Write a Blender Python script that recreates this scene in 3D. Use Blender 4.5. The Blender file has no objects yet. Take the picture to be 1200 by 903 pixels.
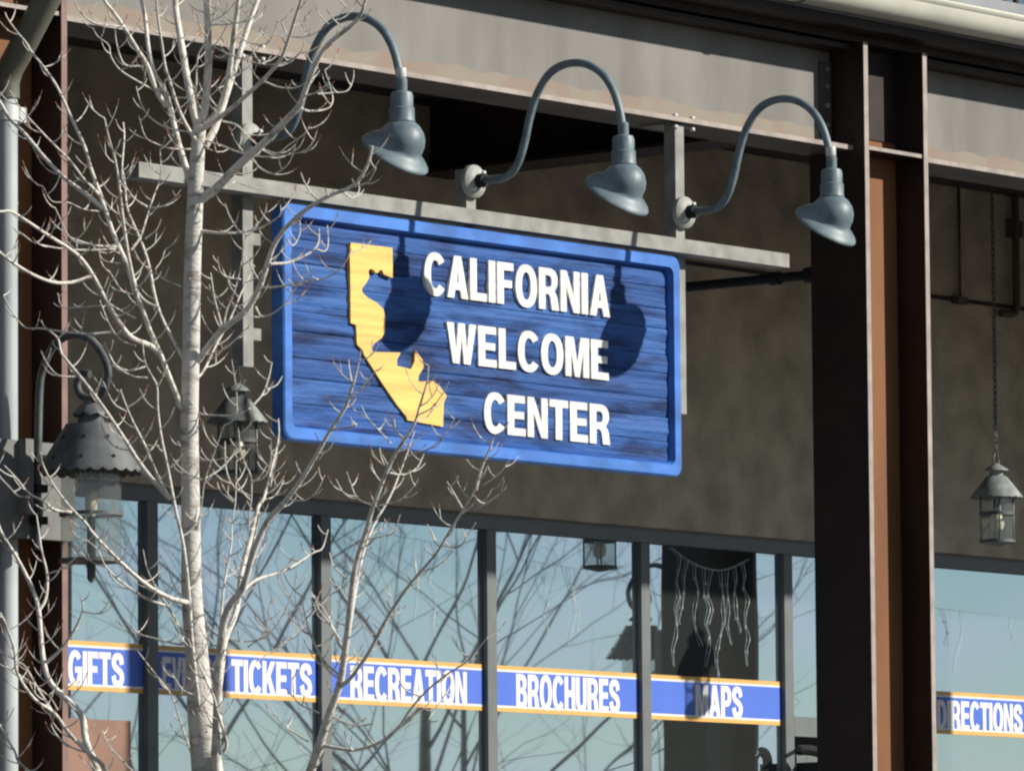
import bpy, bmesh, math, random
from mathutils import Vector, Matrix, noise

S = bpy.context.scene
COL = S.collection
R = math.radians
random.seed(7)

# ------------------------------------------------------------------ camera
cd = bpy.data.cameras.new("camera")
cd.sensor_width = 36.0
cd.lens = 7700.0 / 1200.0 * 36.0
cd.clip_start = 0.5
cd.clip_end = 3000.0
cam = bpy.data.objects.new("camera", cd)
COL.objects.link(cam)
_r = Vector((0.6337585, -0.7734865, -0.0082887))
_u = Vector((-0.0700485, -0.0680592, 0.9952191))
_f = Vector((0.7703527, 0.6301480, 0.0973147))
mw = Matrix((( _r.x, _u.x, -_f.x, -24.26934), (_r.y, _u.y, -_f.y, -19.84452), (_r.z, _u.z, -_f.z, 1.6), (0, 0, 0, 1)))
cam.matrix_world = mw
S.camera = cam

# ------------------------------------------------------------------ light
TO_SUN = Vector((0.652, -1.0, 0.640)).normalized()
SUN_EL = math.asin(TO_SUN.z)
SUN_AZ = math.atan2(TO_SUN.x, TO_SUN.y)
W = bpy.data.worlds.new("World")
S.world = W
W.use_nodes = True
nt = W.node_tree
bg = nt.nodes["Background"]
sky = nt.nodes.new("ShaderNodeTexSky")
sky.sky_type = 'NISHITA'
sky.sun_disc = False
sky.sun_elevation = SUN_EL
sky.sun_rotation = SUN_AZ
sky.air_density = 1.0
sky.dust_density = 0.0
sky.ozone_density = 2.0
# thin high cloud over the whole sky
_tc = nt.nodes.new("ShaderNodeTexCoord")
_mp = nt.nodes.new("ShaderNodeMapping")
_mp.inputs["Scale"].default_value = (1.0, 1.0, 2.6)
_nz = nt.nodes.new("ShaderNodeTexNoise")
_nz.inputs["Scale"].default_value = 20.0
_nz.inputs["Detail"].default_value = 5
_nz.inputs["Distortion"].default_value = 0.6
_mr = nt.nodes.new("ShaderNodeMapRange")
_mr.inputs["From Min"].default_value = 0.42
_mr.inputs["From Max"].default_value = 0.62
_mr.inputs["To Max"].default_value = 0.75
_mx = nt.nodes.new("ShaderNodeMix")
_mx.data_type = 'RGBA'
_mx.inputs["B"].default_value = (9.5, 10.4, 11.4, 1)
nt.links.new(_tc.outputs["Generated"], _mp.inputs[0])
nt.links.new(_mp.outputs[0], _nz.inputs["Vector"])
nt.links.new(_nz.outputs[0], _mr.inputs["Value"])
nt.links.new(_mr.outputs[0], _mx.inputs["Factor"])
nt.links.new(sky.outputs[0], _mx.inputs["A"])
nt.links.new(_mx.outputs["Result"], bg.inputs[0])
bg.inputs[1].default_value = 0.05
sd = bpy.data.lights.new("sun", 'SUN')
sd.energy = 5.0
sd.angle = R(0.7)
sd.color = (1.0, 0.94, 0.84)
so = bpy.data.objects.new("sun", sd)
so.rotation_euler = TO_SUN.to_track_quat('Z', 'Y').to_euler()
so.location = (10, -15, 20)
COL.objects.link(so)

S.render.engine = 'CYCLES'
S.cycles.max_bounces = 8
S.cycles.transparent_max_bounces = 12
S.cycles.pixel_filter_type = 'BLACKMAN_HARRIS'
S.cycles.filter_width = 2.3
S.cycles.use_denoising = True
S.view_settings.view_transform = 'Standard'
S.view_settings.look = 'None'
S.view_settings.gamma = 1.0
S.view_settings.exposure = 0.22
S.view_settings.use_curve_mapping = False


# ------------------------------------------------------------------ materials
def mat(name, col, rough=0.6, metal=0.0, var=0.15, vscale=6.0, stretch=(1, 1, 1), bump=0.0, bscale=80.0,
        col2=None, spec=0.5, detail=4.0, ramp=(0.35, 0.65)):
    m = bpy.data.materials.new(name)
    m.use_nodes = True
    n, l = m.node_tree.nodes, m.node_tree.links
    b = n["Principled BSDF"]
    b.inputs["Roughness"].default_value = rough
    b.inputs["Metallic"].default_value = metal
    b.inputs["Specular IOR Level"].default_value = spec
    tc = n.new("ShaderNodeTexCoord")
    mp = n.new("ShaderNodeMapping")
    mp.inputs["Scale"].default_value = stretch
    l.new(tc.outputs["Object"], mp.inputs[0])
    nz = n.new("ShaderNodeTexNoise")
    nz.inputs["Scale"].default_value = vscale
    nz.inputs["Detail"].default_value = detail
    l.new(mp.outputs[0], nz.inputs["Vector"])
    cr = n.new("ShaderNodeValToRGB")
    c2 = col2 or tuple(c * (1 - var * 2) for c in col)
    c1 = col if col2 else tuple(min(1, c * (1 + var)) for c in col)
    cr.color_ramp.elements[0].position = ramp[0]
    cr.color_ramp.elements[1].position = ramp[1]
    cr.color_ramp.elements[0].color = (*c2, 1)
    cr.color_ramp.elements[1].color = (*c1, 1)
    l.new(nz.outputs[0], cr.inputs[0])
    l.new(cr.outputs[0], b.inputs["Base Color"])
    if bump > 0:
        n2 = n.new("ShaderNodeTexNoise")
        n2.inputs["Scale"].default_value = bscale
        n2.inputs["Detail"].default_value = 3
        l.new(mp.outputs[0], n2.inputs["Vector"])
        bp = n.new("ShaderNodeBump")
        bp.inputs["Strength"].default_value = bump
        bp.inputs["Distance"].default_value = 0.01
        l.new(n2.outputs[0], bp.inputs["Height"])
        l.new(bp.outputs[0], b.inputs["Normal"])
    return m


M = {}
M['stucco'] = mat("stucco", (0.60, 0.51, 0.39), 0.95, var=0.14, vscale=4.5, bump=1.0, bscale=95, detail=10, ramp=(0.32, 0.68), spec=0.2)
M['paint'] = mat("dark_steel_paint", (0.030, 0.019, 0.016), 0.6, var=0.12, vscale=5, bump=0.05, spec=0.3)
M['rust'] = mat("rust_primer", (0.20, 0.085, 0.034), 0.7, var=0.10, vscale=3, stretch=(1, 1, 0.3), bump=0.1, spec=0.3)
M['edge'] = mat("pale_plate_edge", (0.34, 0.29, 0.26), 0.6, var=0.12, vscale=9)  # paler colour for the thin strips along the plates' front edges
M['edge_red'] = mat("red_plate_edge", (0.22, 0.13, 0.11), 0.6, var=0.12, vscale=9)
M['beam_under'] = mat("beam_flange_paint", (0.10, 0.075, 0.06), 0.7, var=0.12, vscale=5)
M['bracket'] = mat("weathered_grey_steel", (0.27, 0.27, 0.25), 0.55, var=0.14, vscale=9, bump=0.08)
M['disc'] = mat("chalky_grey_paint", (0.42, 0.43, 0.40), 0.6, var=0.12, vscale=12)
M['lamp'] = mat("blue_grey_enamel", (0.150, 0.205, 0.232), 0.48, var=0.13, vscale=14, bump=0.06, bscale=120)
M['lamp_in'] = mat("white_enamel_inside", (0.7, 0.7, 0.66), 0.4, var=0.05)
M['pale'] = mat("bare_coupling", (0.62, 0.64, 0.64), 0.35, var=0.05)
M['dark'] = mat("black_fitting", (0.02, 0.022, 0.025), 0.75, var=0.1, spec=0.2)
M['sign_frame'] = mat("sign_frame_blue", (0.060, 0.195, 0.60), 0.55, var=0.16, vscale=4, stretch=(1, 1, 1.6), bump=0.12, bscale=25, detail=7, spec=0.3)
M['sign_panel'] = mat("sign_panel_blue", (0.040, 0.118, 0.36), 0.65, vscale=3.4, stretch=(0.4, 1, 3.0), bump=0.3, bscale=30,
                      col2=(0.013, 0.036, 0.125), detail=8, ramp=(0.40, 0.55), spec=0.25)
M['conduit'] = mat("painted_conduit", (0.10, 0.085, 0.07), 0.7, var=0.1)
M['white'] = mat("sign_white", (0.82, 0.81, 0.76), 0.5, var=0.08, vscale=6, stretch=(0.4, 1, 5), bump=0.1, bscale=30)
M['yellow'] = mat("sign_yellow", (0.92, 0.55, 0.14), 0.5, var=0.09, vscale=5, stretch=(0.4, 1, 6), bump=0.12, bscale=30)
M['b_blue'] = mat("vinyl_blue", (0.072, 0.165, 0.66), 0.45, var=0.03)
M['b_orange'] = mat("vinyl_orange", (0.75, 0.43, 0.12), 0.45, var=0.04)
M['b_white'] = mat("vinyl_white", (0.82, 0.80, 0.78), 0.45, var=0.02)
M['alu'] = mat("grey_aluminium", (0.15, 0.165, 0.17), 0.45, var=0.06, vscale=5)
M['gutter'] = mat("cream_gutter", (0.58, 0.58, 0.50), 0.4, var=0.05, vscale=3)
M['spout'] = mat("grey_downspout", (0.44, 0.48, 0.50), 0.4, var=0.07, vscale=3)
M['elbow'] = mat("dull_green_grey_pipe", (0.145, 0.145, 0.115), 0.5, var=0.08, vscale=4)
M['lantern'] = mat("dark_tin", (0.095, 0.107, 0.112), 0.6, var=0.2, vscale=10, bump=0.1)
M['lantern_old'] = mat("weathered_tin", (0.26, 0.29, 0.28), 0.6, var=0.2, vscale=14, bump=0.1)
M['plate'] = mat("grey_mount_plate", (0.17, 0.17, 0.165), 0.65, var=0.1, vscale=6)
M['bulb'] = mat("frosted_bulb", (0.85, 0.79, 0.62), 0.25, var=0.04)
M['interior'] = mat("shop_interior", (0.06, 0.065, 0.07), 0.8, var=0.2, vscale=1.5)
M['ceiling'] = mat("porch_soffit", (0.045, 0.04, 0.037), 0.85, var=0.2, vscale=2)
M['roof'] = mat("grey_roofing", (0.25, 0.26, 0.29), 0.7, var=0.1, vscale=4)
M['asphalt'] = mat("asphalt", (0.055, 0.055, 0.055), 0.9, var=0.2, vscale=8, bump=0.3)
M['concrete'] = mat("pavement", (0.085, 0.082, 0.078), 0.9, var=0.12, vscale=3, bump=0.2)
M['bark'] = mat("pale_bark", (0.74, 0.71, 0.65), 0.8, vscale=26, stretch=(1, 1, 0.8), bump=0.5, bscale=110, spec=0.2, col2=(0.36, 0.33, 0.29), detail=8, ramp=(0.32, 0.50))
M['trunk_bark'] = mat("trunk_bark", (0.60, 0.58, 0.545), 0.8, vscale=24, stretch=(0.5, 0.5, 1.4), bump=0.5, bscale=70, spec=0.2, col2=(0.27, 0.25, 0.225), detail=9, ramp=(0.30, 0.48))
M['bud'] = mat("red_brown_twig", (0.33, 0.15, 0.11), 0.7, var=0.15)
M['bark_dark'] = mat("grey_bark", (0.16, 0.145, 0.125), 0.85, var=0.2, vscale=10)
M['sheet'] = mat("orange_brown_sheet", (0.27, 0.15, 0.105), 0.6, var=0.12, vscale=3)
M['wire'] = mat("white_wire", (0.85, 0.88, 0.84), 0.3, var=0.03)


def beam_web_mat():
    """grey painted web with an irregular tan band along its foot"""
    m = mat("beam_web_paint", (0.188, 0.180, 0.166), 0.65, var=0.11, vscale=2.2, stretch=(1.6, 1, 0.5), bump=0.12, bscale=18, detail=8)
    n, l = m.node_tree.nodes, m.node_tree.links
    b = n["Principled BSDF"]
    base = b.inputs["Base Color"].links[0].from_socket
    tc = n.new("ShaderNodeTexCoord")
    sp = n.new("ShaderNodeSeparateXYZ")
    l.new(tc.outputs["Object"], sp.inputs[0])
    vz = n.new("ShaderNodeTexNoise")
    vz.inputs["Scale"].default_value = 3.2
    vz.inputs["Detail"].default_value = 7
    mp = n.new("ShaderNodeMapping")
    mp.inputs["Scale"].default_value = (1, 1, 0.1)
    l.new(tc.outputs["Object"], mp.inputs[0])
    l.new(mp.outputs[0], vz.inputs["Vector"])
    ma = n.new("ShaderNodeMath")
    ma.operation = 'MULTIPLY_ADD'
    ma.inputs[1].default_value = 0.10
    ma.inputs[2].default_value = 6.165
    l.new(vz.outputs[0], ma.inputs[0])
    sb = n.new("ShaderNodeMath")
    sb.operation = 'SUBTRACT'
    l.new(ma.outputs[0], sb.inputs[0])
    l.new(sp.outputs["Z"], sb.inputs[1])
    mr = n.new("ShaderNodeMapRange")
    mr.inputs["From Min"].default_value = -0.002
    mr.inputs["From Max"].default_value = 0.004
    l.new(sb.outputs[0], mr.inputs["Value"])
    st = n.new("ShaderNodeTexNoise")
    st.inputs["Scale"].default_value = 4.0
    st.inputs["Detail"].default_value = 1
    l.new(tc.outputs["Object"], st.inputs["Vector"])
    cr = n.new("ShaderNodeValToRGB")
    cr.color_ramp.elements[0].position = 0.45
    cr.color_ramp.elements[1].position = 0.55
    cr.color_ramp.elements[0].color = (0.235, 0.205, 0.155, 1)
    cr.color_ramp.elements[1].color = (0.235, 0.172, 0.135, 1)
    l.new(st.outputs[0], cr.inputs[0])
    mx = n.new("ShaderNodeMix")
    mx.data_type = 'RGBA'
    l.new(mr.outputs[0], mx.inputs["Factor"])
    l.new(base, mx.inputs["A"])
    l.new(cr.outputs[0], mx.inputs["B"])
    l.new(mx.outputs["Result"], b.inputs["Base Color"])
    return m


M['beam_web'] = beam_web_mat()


def glass_mat(name, fac, tint, gcol=(0.74, 0.87, 1.0), wav=0.0):
    m = bpy.data.materials.new(name)
    m.use_nodes = True
    n, l = m.node_tree.nodes, m.node_tree.links
    n.remove(n["Principled BSDF"])
    out = n["Material Output"]
    tr = n.new("ShaderNodeBsdfTransparent")
    tr.inputs[0].default_value = (*tint, 1)
    gl = n.new("ShaderNodeBsdfGlossy")
    gl.inputs["Roughness"].default_value = 0.014
    gl.inputs["Color"].default_value = (*gcol, 1)
    mx = n.new("ShaderNodeMixShader")
    mx.inputs[0].default_value = fac
    l.new(tr.outputs[0], mx.inputs[1])
    l.new(gl.outputs[0], mx.inputs[2])
    l.new(mx.outputs[0], out.inputs[0])
    if wav > 0:
        tc = n.new("ShaderNodeTexCoord")
        nz = n.new("ShaderNodeTexNoise")
        nz.inputs["Scale"].default_value = 1.3
        nz.inputs["Detail"].default_value = 1
        l.new(tc.outputs["Object"], nz.inputs["Vector"])
        bp = n.new("ShaderNodeBump")
        bp.inputs["Strength"].default_value = wav
        bp.inputs["Distance"].default_value = 0.01
        l.new(nz.outputs[0], bp.inputs["Height"])
        l.new(bp.outputs[0], gl.inputs["Normal"])
    return m


M['glass'] = glass_mat("window_glass", 0.88, (0.55, 0.62, 0.64), wav=0.10)
M['lantern_glass'] = glass_mat("lantern_glass", 0.08, (0.85, 0.87, 0.85), (1, 1, 1))


def milky(m, fac, col):
    """old glass: part of the light is scattered by film and dust on it"""
    n, l = m.node_tree.nodes, m.node_tree.links
    out = n["Material Output"]
    src = out.inputs[0].links[0].from_socket
    df = n.new("ShaderNodeBsdfDiffuse")
    df.inputs[0].default_value = (*col, 1)
    mx = n.new("ShaderNodeMixShader")
    mx.inputs[0].default_value = fac
    l.new(src, mx.inputs[1])
    l.new(df.outputs[0], mx.inputs[2])
    l.new(mx.outputs[0], out.inputs[0])


milky(M['lantern_glass'], 0.14, (0.34, 0.35, 0.34))
milky(M['glass'], 0.06, (0.34, 0.38, 0.36))


# ------------------------------------------------------------------ mesh helpers
class MB:
    """collects shapes in one bmesh, then links them as ONE mesh object"""

    def __init__(s):
        s.bm = bmesh.new()

    def box(s, x0, x1, y0, y1, z0, z1, mi=0):
        v = [s.bm.verts.new(p) for p in ((x0, y0, z0), (x1, y0, z0), (x1, y1, z0), (x0, y1, z0),
                                         (x0, y0, z1), (x1, y0, z1), (x1, y1, z1), (x0, y1, z1))]
        for q in ((0, 3, 2, 1), (4, 5, 6, 7), (0, 1, 5, 4), (1, 2, 6, 5), (2, 3, 7, 6), (3, 0, 4, 7)):
            f = s.bm.faces.new([v[i] for i in q])
            f.material_index = mi
        return s

    def rings(s, rings, cap0=True, cap1=True, smooth=True, mi=0, mfun=None):
        rv = [[s.bm.verts.new(p) for p in r] for r in rings]
        n = len(rv[0])
        for k in range(len(rv) - 1):
            a, b = rv[k], rv[k + 1]
            for i in range(n):
                j = (i + 1) % n
                f = s.bm.faces.new((a[i], a[j], b[j], b[i]))
                f.smooth = smooth
                f.material_index = mfun(k) if mfun else mi
        if cap0:
            f = s.bm.faces.new(list(reversed(rv[0])))
            f.material_index = mi
        if cap1:
            f = s.bm.faces.new(rv[-1])
            f.material_index = mfun(len(rv) - 2) if mfun else mi
        return s

    def tube(s, pts, rad, n=8, mi=0, mfun=None, cap=True):
        pts = [Vector(p) for p in pts]
        if not isinstance(rad, (list, tuple)):
            rad = [rad] * len(pts)
        t0 = (pts[1] - pts[0]).normalized()
        ref = Vector((0, 0, 1)) if abs(t0.z) < 0.9 else Vector((1, 0, 0))
        nrm = t0.cross(ref).normalized()
        rings = []
        for i, p in enumerate(pts):
            if i == 0:
                t = pts[1] - pts[0]
            elif i == len(pts) - 1:
                t = pts[-1] - pts[-2]
            else:
                t = (pts[i + 1] - pts[i]).normalized() + (pts[i] - pts[i - 1]).normalized()
            if t.length < 1e-9:
                t = t0
            t = t.normalized()
            nrm = (nrm - t * nrm.dot(t)).normalized()
            b = t.cross(nrm)
            rings.append([p + (nrm * math.cos(2 * math.pi * k / n) + b * math.sin(2 * math.pi * k / n)) * rad[i] for k in range(n)])
        return s.rings(rings, cap, cap, True, mi, mfun)

    def lathe(s, prof, c=(0, 0, 0), n=24, mi=0, cap0=True, cap1=True, wave=None):
        """prof: (radius, z) pairs about a vertical axis; wave: {row: (count, depth)} scallops that row's edge"""
        rings = []
        for k, (r, z) in enumerate(prof):
            ring = []
            for i in range(n):
                a = 2 * math.pi * i / n
                zz = z
                if wave and k in wave:
                    zz += wave[k][1] * abs(math.sin(a * wave[k][0] / 2))
                ring.append((c[0] + r * math.cos(a), c[1] + r * math.sin(a), c[2] + zz))
            rings.append(ring)
        return s.rings(rings, cap0, cap1, True, mi)

    def disc_y(s, c, r, y0, y1, n=20, mi=0, dome=0.0):
        """a round plate facing the street, front at y0"""
        def ring(rr, y):
            return [(c[0] + rr * math.cos(2 * math.pi * i / n), y, c[1] + rr * math.sin(2 * math.pi * i / n)) for i in range(n)]
        rr = [ring(r, y1), ring(r, y0)]
        if dome:
            rr += [ring(r * 0.86, y0 - dome * 0.55), ring(r * 0.55, y0 - dome)]
        return s.rings(rr, True, True, True, mi)

    def build(s, name, mats, parent=None, loc=None):
        bmesh.ops.recalc_face_normals(s.bm, faces=s.bm.faces[:])
        for e in s.bm.edges:
            if len(e.link_faces) == 2 and e.calc_face_angle(0.0) > 0.65:
                e.smooth = False
        me = bpy.data.meshes.new(name)
        s.bm.to_mesh(me)
        s.bm.free()
        for m in (mats if isinstance(mats, (list, tuple)) else [mats]):
            me.materials.append(M[m])
        return link(name, me, parent, loc)


def link(name, me, parent=None, loc=None):
    o = bpy.data.objects.new(name, me)
    COL.objects.link(o)
    if parent is not None:
        o.parent = parent
    if loc is not None:
        o.location = loc
    return o


def box(name, m, parent, x0, x1, y0, y1, z0, z1):
    return MB().box(x0, x1, y0, y1, z0, z1).build(name, m, parent)


def thing(name, label, cat, loc=(0, 0, 0), rz=0.0, group=None):
    o = bpy.data.objects.new(name, None)
    o.empty_display_size = 0.2
    COL.objects.link(o)
    o.location = loc
    o.rotation_euler.z = rz
    return tag(o, label, cat, group)


def tag(o, label, cat, group=None):
    o['label'] = label
    o['category'] = cat
    if group:
        o['group'] = group
    return o


def dup(root, label, loc=None, group=None):
    def cp(o, parent):
        c = o.copy()
        COL.objects.link(c)
        if parent is not None:
            c.parent = parent
        for ch in o.children:
            cp(ch, c)
        return c
    r = cp(root, None)
    r['label'] = label
    if loc is not None:
        r.location = loc
    if group:
        r['group'] = group
    return r


def spline(pts, per=5):
    """Catmull-Rom through the points"""
    P = [Vector(p) for p in pts]
    if len(P) < 3:
        return P
    P = [P[0] * 2 - P[1]] + P + [P[-1] * 2 - P[-2]]
    out = []
    for i in range(1, len(P) - 2):
        a, b, c, d = P[i - 1:i + 3]
        for k in range(per):
            t = k / per
            out.append(0.5 * ((2 * b) + (c - a) * t + (2 * a - 5 * b + 4 * c - d) * t * t + (3 * b - a - 3 * c + d) * t ** 3))
    out.append(P[-2])
    return out


# ------------------------------------------------------------------ lettering (own outlines, cap height 1)
def arc(cx, cy, rx, ry, a0, a1, n=14, p=2.25):
    o = []
    for i in range(n + 1):
        a = R(a0 + (a1 - a0) * i / n)
        c, s_ = math.cos(a), math.sin(a)
        o.append((cx + rx * math.copysign(abs(c) ** (2 / p), c), cy + ry * math.copysign(abs(s_) ** (2 / p), s_)))
    return o


def glyph_s():
    cl = spline([(x, y, 0) for x, y in ((.585, .69), (.53, .86), (.35, .918), (.18, .865), (.105, .73), (.18, .60), (.35, .515),
                                        (.53, .42), (.595, .27), (.52, .135), (.35, .082), (.17, .14), (.10, .315))], 5)
    L, Rr = [], []
    for i, p in enumerate(cl):
        t = (cl[min(i + 1, len(cl) - 1)] - cl[max(i - 1, 0)]).normalized()
        nn = Vector((-t.y, t.x, 0))
        th = 0.085 + 0.02 * abs(t.y)
        L.append((p.x + nn.x * th, p.y + nn.y * th))
        Rr.append((p.x - nn.x * th, p.y - nn.y * th))
    return [L + Rr[::-1]]


def glyphs():
    v, h = .21, .165
    g = {}
    g['I'] = (v, [[(0, 0), (v, 0), (v, 1), (0, 1)]])
    g['L'] = (.58, [[(0, 0), (.58, 0), (.58, h + .01), (v, h + .01), (v, 1), (0, 1)]])
    g['F'] = (.58, [[(0, 0), (v, 0), (v, .41), (.52, .41), (.52, .57), (v, .57), (v, .83), (.58, .83), (.58, 1), (0, 1)]])
    g['E'] = (.62, [[(0, 0), (.62, 0), (.62, .17), (v, .17), (v, .425), (.57, .425), (.57, .59), (v, .59), (v, .83), (.60, .83), (.60, 1), (0, 1)]])
    g['T'] = (.64, [[(.215, 0), (.425, 0), (.425, .83), (.64, .83), (.64, 1), (0, 1), (0, .83), (.215, .83)]])
    g['H'] = (.70, [[(0, 0), (v, 0), (v, .42), (.49, .42), (.49, 0), (.70, 0), (.70, 1), (.49, 1), (.49, .595), (v, .595), (v, 1), (0, 1)]])
    g['N'] = (.70, [[(0, 0), (.195, 0), (.195, .64), (.495, 0), (.70, 0), (.70, 1), (.505, 1), (.505, .36), (.205, 1), (0, 1)]])
    g['M'] = (.84, [[(0, 0), (.185, 0), (.185, .74), (.345, 0), (.495, 0), (.655, .74), (.655, 0), (.84, 0), (.84, 1), (.565, 1), (.42, .32), (.275, 1), (0, 1)]])
    g['W'] = (1.0, [[(0, 1), (.205, 1), (.305, .32), (.40, 1), (.60, 1), (.695, .32), (.795, 1), (1, 1), (.80, 0), (.595, 0), (.5, .66), (.405, 0), (.20, 0)]])
    g['A'] = (.74, [[(0, 0), (.215, 0), (.265, .20), (.475, .20), (.525, 0), (.74, 0), (.485, 1), (.255, 1)], [(.302, .355), (.438, .355), (.37, .71)]])
    g['V'] = (.70, [[(0, 1), (.215, 1), (.35, .28), (.485, 1), (.70, 1), (.46, 0), (.24, 0)]])
    g['K'] = (.74, [[(0, 0), (.2, 0), (.2, .29), (.295, .41), (.50, 0), (.74, 0), (.43, .565), (.73, 1), (.485, 1), (.2, .58), (.2, 1), (0, 1)]])
    g['O'] = (.78, [arc(.39, .5, .39, .518, 0, 350, 30), arc(.39, .5, .185, .352, 0, 350, 30)])
    g['C'] = (.73, [arc(.385, .5, .385, .518, 38, 322, 26) + arc(.385, .5, .185, .352, 318, 42, 20)])
    g['G'] = (.76, [arc(.385, .5, .385, .518, 38, 312, 26) + [(.60, .10), (.62, .0), (.76, .0), (.76, .53), (.40, .53), (.40, .375), (.565, .375), (.565, .27)]
                    + arc(.385, .5, .185, .352, 318, 42, 20)])
    g['U'] = (.70, [[(0, 1)] + arc(.35, .34, .35, .358, 180, 360, 16) + [(.70, 1), (.49, 1)] + arc(.35, .34, .14, .19, 360, 180, 12) + [(.21, 1)]])
    g['D'] = (.71, [[(0, 0)] + arc(.33, .5, .38, .5, -90, 90, 16) + [(0, 1)], [(v, h), (v, 1 - h)] + arc(.32, .5, .18, .335, 90, -90, 12)])
    g['P'] = (.66, [[(0, 0), (v, 0), (v, .36)] + arc(.36, .68, .30, .32, -90, 90, 14) + [(0, 1)], [(v, .52), (v, .84)] + arc(.34, .68, .11, .16, 90, -90, 10)])
    g['R'] = (.72, [[(0, 0), (v, 0), (v, .385), (.33, .385), (.41, .35), (.45, .26), (.49, 0), (.72, 0), (.67, .29), (.63, .38), (.555, .44)]
                    + arc(.38, .72, .305, .28, -48, 90, 12) + [(0, 1)], [(v, .54), (v, .84)] + arc(.37, .69, .12, .15, 90, -90, 10)])
    g['B'] = (.70, [[(0, 0)] + arc(.38, .28, .32, .28, -90, 55, 10) + [(.56, .53)] + arc(.36, .745, .30, .255, -42, 90, 10) + [(0, 1)],
                    [(v, .155), (v, .445)] + arc(.36, .30, .13, .145, 90, -90, 8), [(v, .59), (v, .845)] + arc(.34, .7175, .11, .1275, 90, -90, 8)])
    g['S'] = (.70, glyph_s())
    return g


GL = glyphs()


def swell(contours, e):
    """push every outline out (and every hole in) by e: a bolder face"""
    out = []
    for k, c in enumerate(contours):
        area = sum(c[i][0] * c[(i + 1) % len(c)][1] - c[(i + 1) % len(c)][0] * c[i][1] for i in range(len(c)))
        sg_ = (1 if area > 0 else -1) * (1 if k == 0 else -1)
        res = []
        for i in range(len(c)):
            p0, p1, p2 = Vector(c[i - 1]), Vector(c[i]), Vector(c[(i + 1) % len(c)])
            d1, d2 = (p1 - p0), (p2 - p1)
            if d1.length < 1e-6 or d2.length < 1e-6:
                res.append(tuple(p1))
                continue
            d1.normalize()
            d2.normalize()
            n1, n2 = Vector((d1.y, -d1.x)), Vector((d2.y, -d2.x))
            m = n1 + n2
            if m.length < 0.35:
                res.append(tuple(p1))
                continue
            m = m / max(m.dot(n1), 0.5)
            res.append((p1.x + m.x * e * sg_, p1.y + m.y * e * sg_ * 0.6))
        out.append(res)
    return out


def flat_shape(bm, contours, sx, sz, ox, oz, y0, y1):
    """fill the outlines in the X-Z plane at y0 (front) and carry them back to y1"""
    edges = []
    for c in contours:
        vs = [bm.verts.new((ox + x * sx, y0, oz + z * sz)) for x, z in c]
        for i in range(len(vs)):
            edges.append(bm.edges.new((vs[i], vs[(i + 1) % len(vs)])))
    res = bmesh.ops.triangle_fill(bm, use_beauty=True, use_dissolve=False, edges=edges, normal=(0, -1, 0))
    faces = [e for e in res['geom'] if isinstance(e, bmesh.types.BMFace)]
    ex = bmesh.ops.extrude_face_region(bm, geom=faces, use_keep_orig=True)
    bmesh.ops.translate(bm, vec=(0, y1 - y0, 0), verts=[e for e in ex['geom'] if isinstance(e, bmesh.types.BMVert)])


def word_layout(text, x0, x1, zc, gap=.115):
    units = sum(GL[c][0] for c in text) + gap * (len(text) - 1)
    sx = (x1 - x0) / units
    x = x0
    out = []
    for c in text:
        out.append((c, x, sx))
        x += (GL[c][0] + gap) * sx
    return out


# ================================================================== SETTING
g = MB().box(-400, 900, -400, 400, -0.5, 0.0).build("ground", 'asphalt')
g['kind'] = 'structure'
g = MB().box(-60, 80, -3.6, 30, -0.3, 0.13).build("pavement", 'concrete')
g['kind'] = 'structure'
g = MB().box(-60, 80, -3.75, -3.602, -0.3, 0.135).build("kerb", 'concrete')
g['kind'] = 'structure'
PZ = 0.13

# ================================================================== BUILDING
BAY = 6.55
bld = thing("shop_building", "brown stucco shop front with steel columns, a covered porch and a row of tall windows", "building", (0, 0, 0))

# --- set-back wall above and beside the windows
WY = 3.15
HEAD = 4.43
box("wall", 'stucco', bld, -16, 26, WY, WY + 0.35, HEAD, 6.75)
box("wall", 'stucco', bld, -16, 26, WY + 0.02, WY + 0.35, PZ, 0.55)
box("wall", 'stucco', bld, 7.12, 7.78, WY + 0.004, WY + 0.35, 0.55, HEAD)

# --- windows: frame members and panes
FY0, FY1, GY = 3.20, 3.29, 3.235
mull = [-4.53, -3.14, -1.77, -0.45, 0.94, 2.316, 3.712, 5.09, 6.44]
wl = bpy.data.objects.new("shop_window", None)
COL.objects.link(wl)
wl.parent = bld
def frame_bar(n, x0, x1, z0, z1, p):
    return box(n, 'alu', p, x0, x1, FY0, FY1, z0, z1)
frame_bar("head_rail", -5.3, 7.12, HEAD - 0.085, HEAD, wl)
frame_bar("sill_rail", -5.3, 6.40, 0.55, 0.62, wl)
for i, x in enumerate(mull):
    w = 0.04
    frame_bar("mullion", x - w, x + w, 0.62 if i < 8 else PZ, HEAD - 0.087, wl)
for a, b_ in zip(mull[:-1], mull[1:]):
    MB().box(a + 0.041, b_ - 0.041, GY, GY + 0.008, 0.622, HEAD - 0.088).build("pane", 'glass', wl)
# transom light and the door below it
dl = bpy.data.objects.new("door", None)
COL.objects.link(dl)
dl.parent = bld
frame_bar("transom_rail", 6.482, 7.118, 3.285, 3.40, dl)
MB().box(6.482, 7.118, GY, GY + 0.008, 3.402, HEAD - 0.088).build("pane", 'glass', dl)
frame_bar("door_stile", 6.50, 6.60, PZ + 0.02, 3.22, dl)
frame_bar("door_rail", 6.602, 7.118, 3.12, 3.22, dl)
MB().box(6.602, 7.118, GY + 0.004, GY + 0.012, PZ + 0.02, 3.118).build("pane", 'glass', dl)
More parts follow.
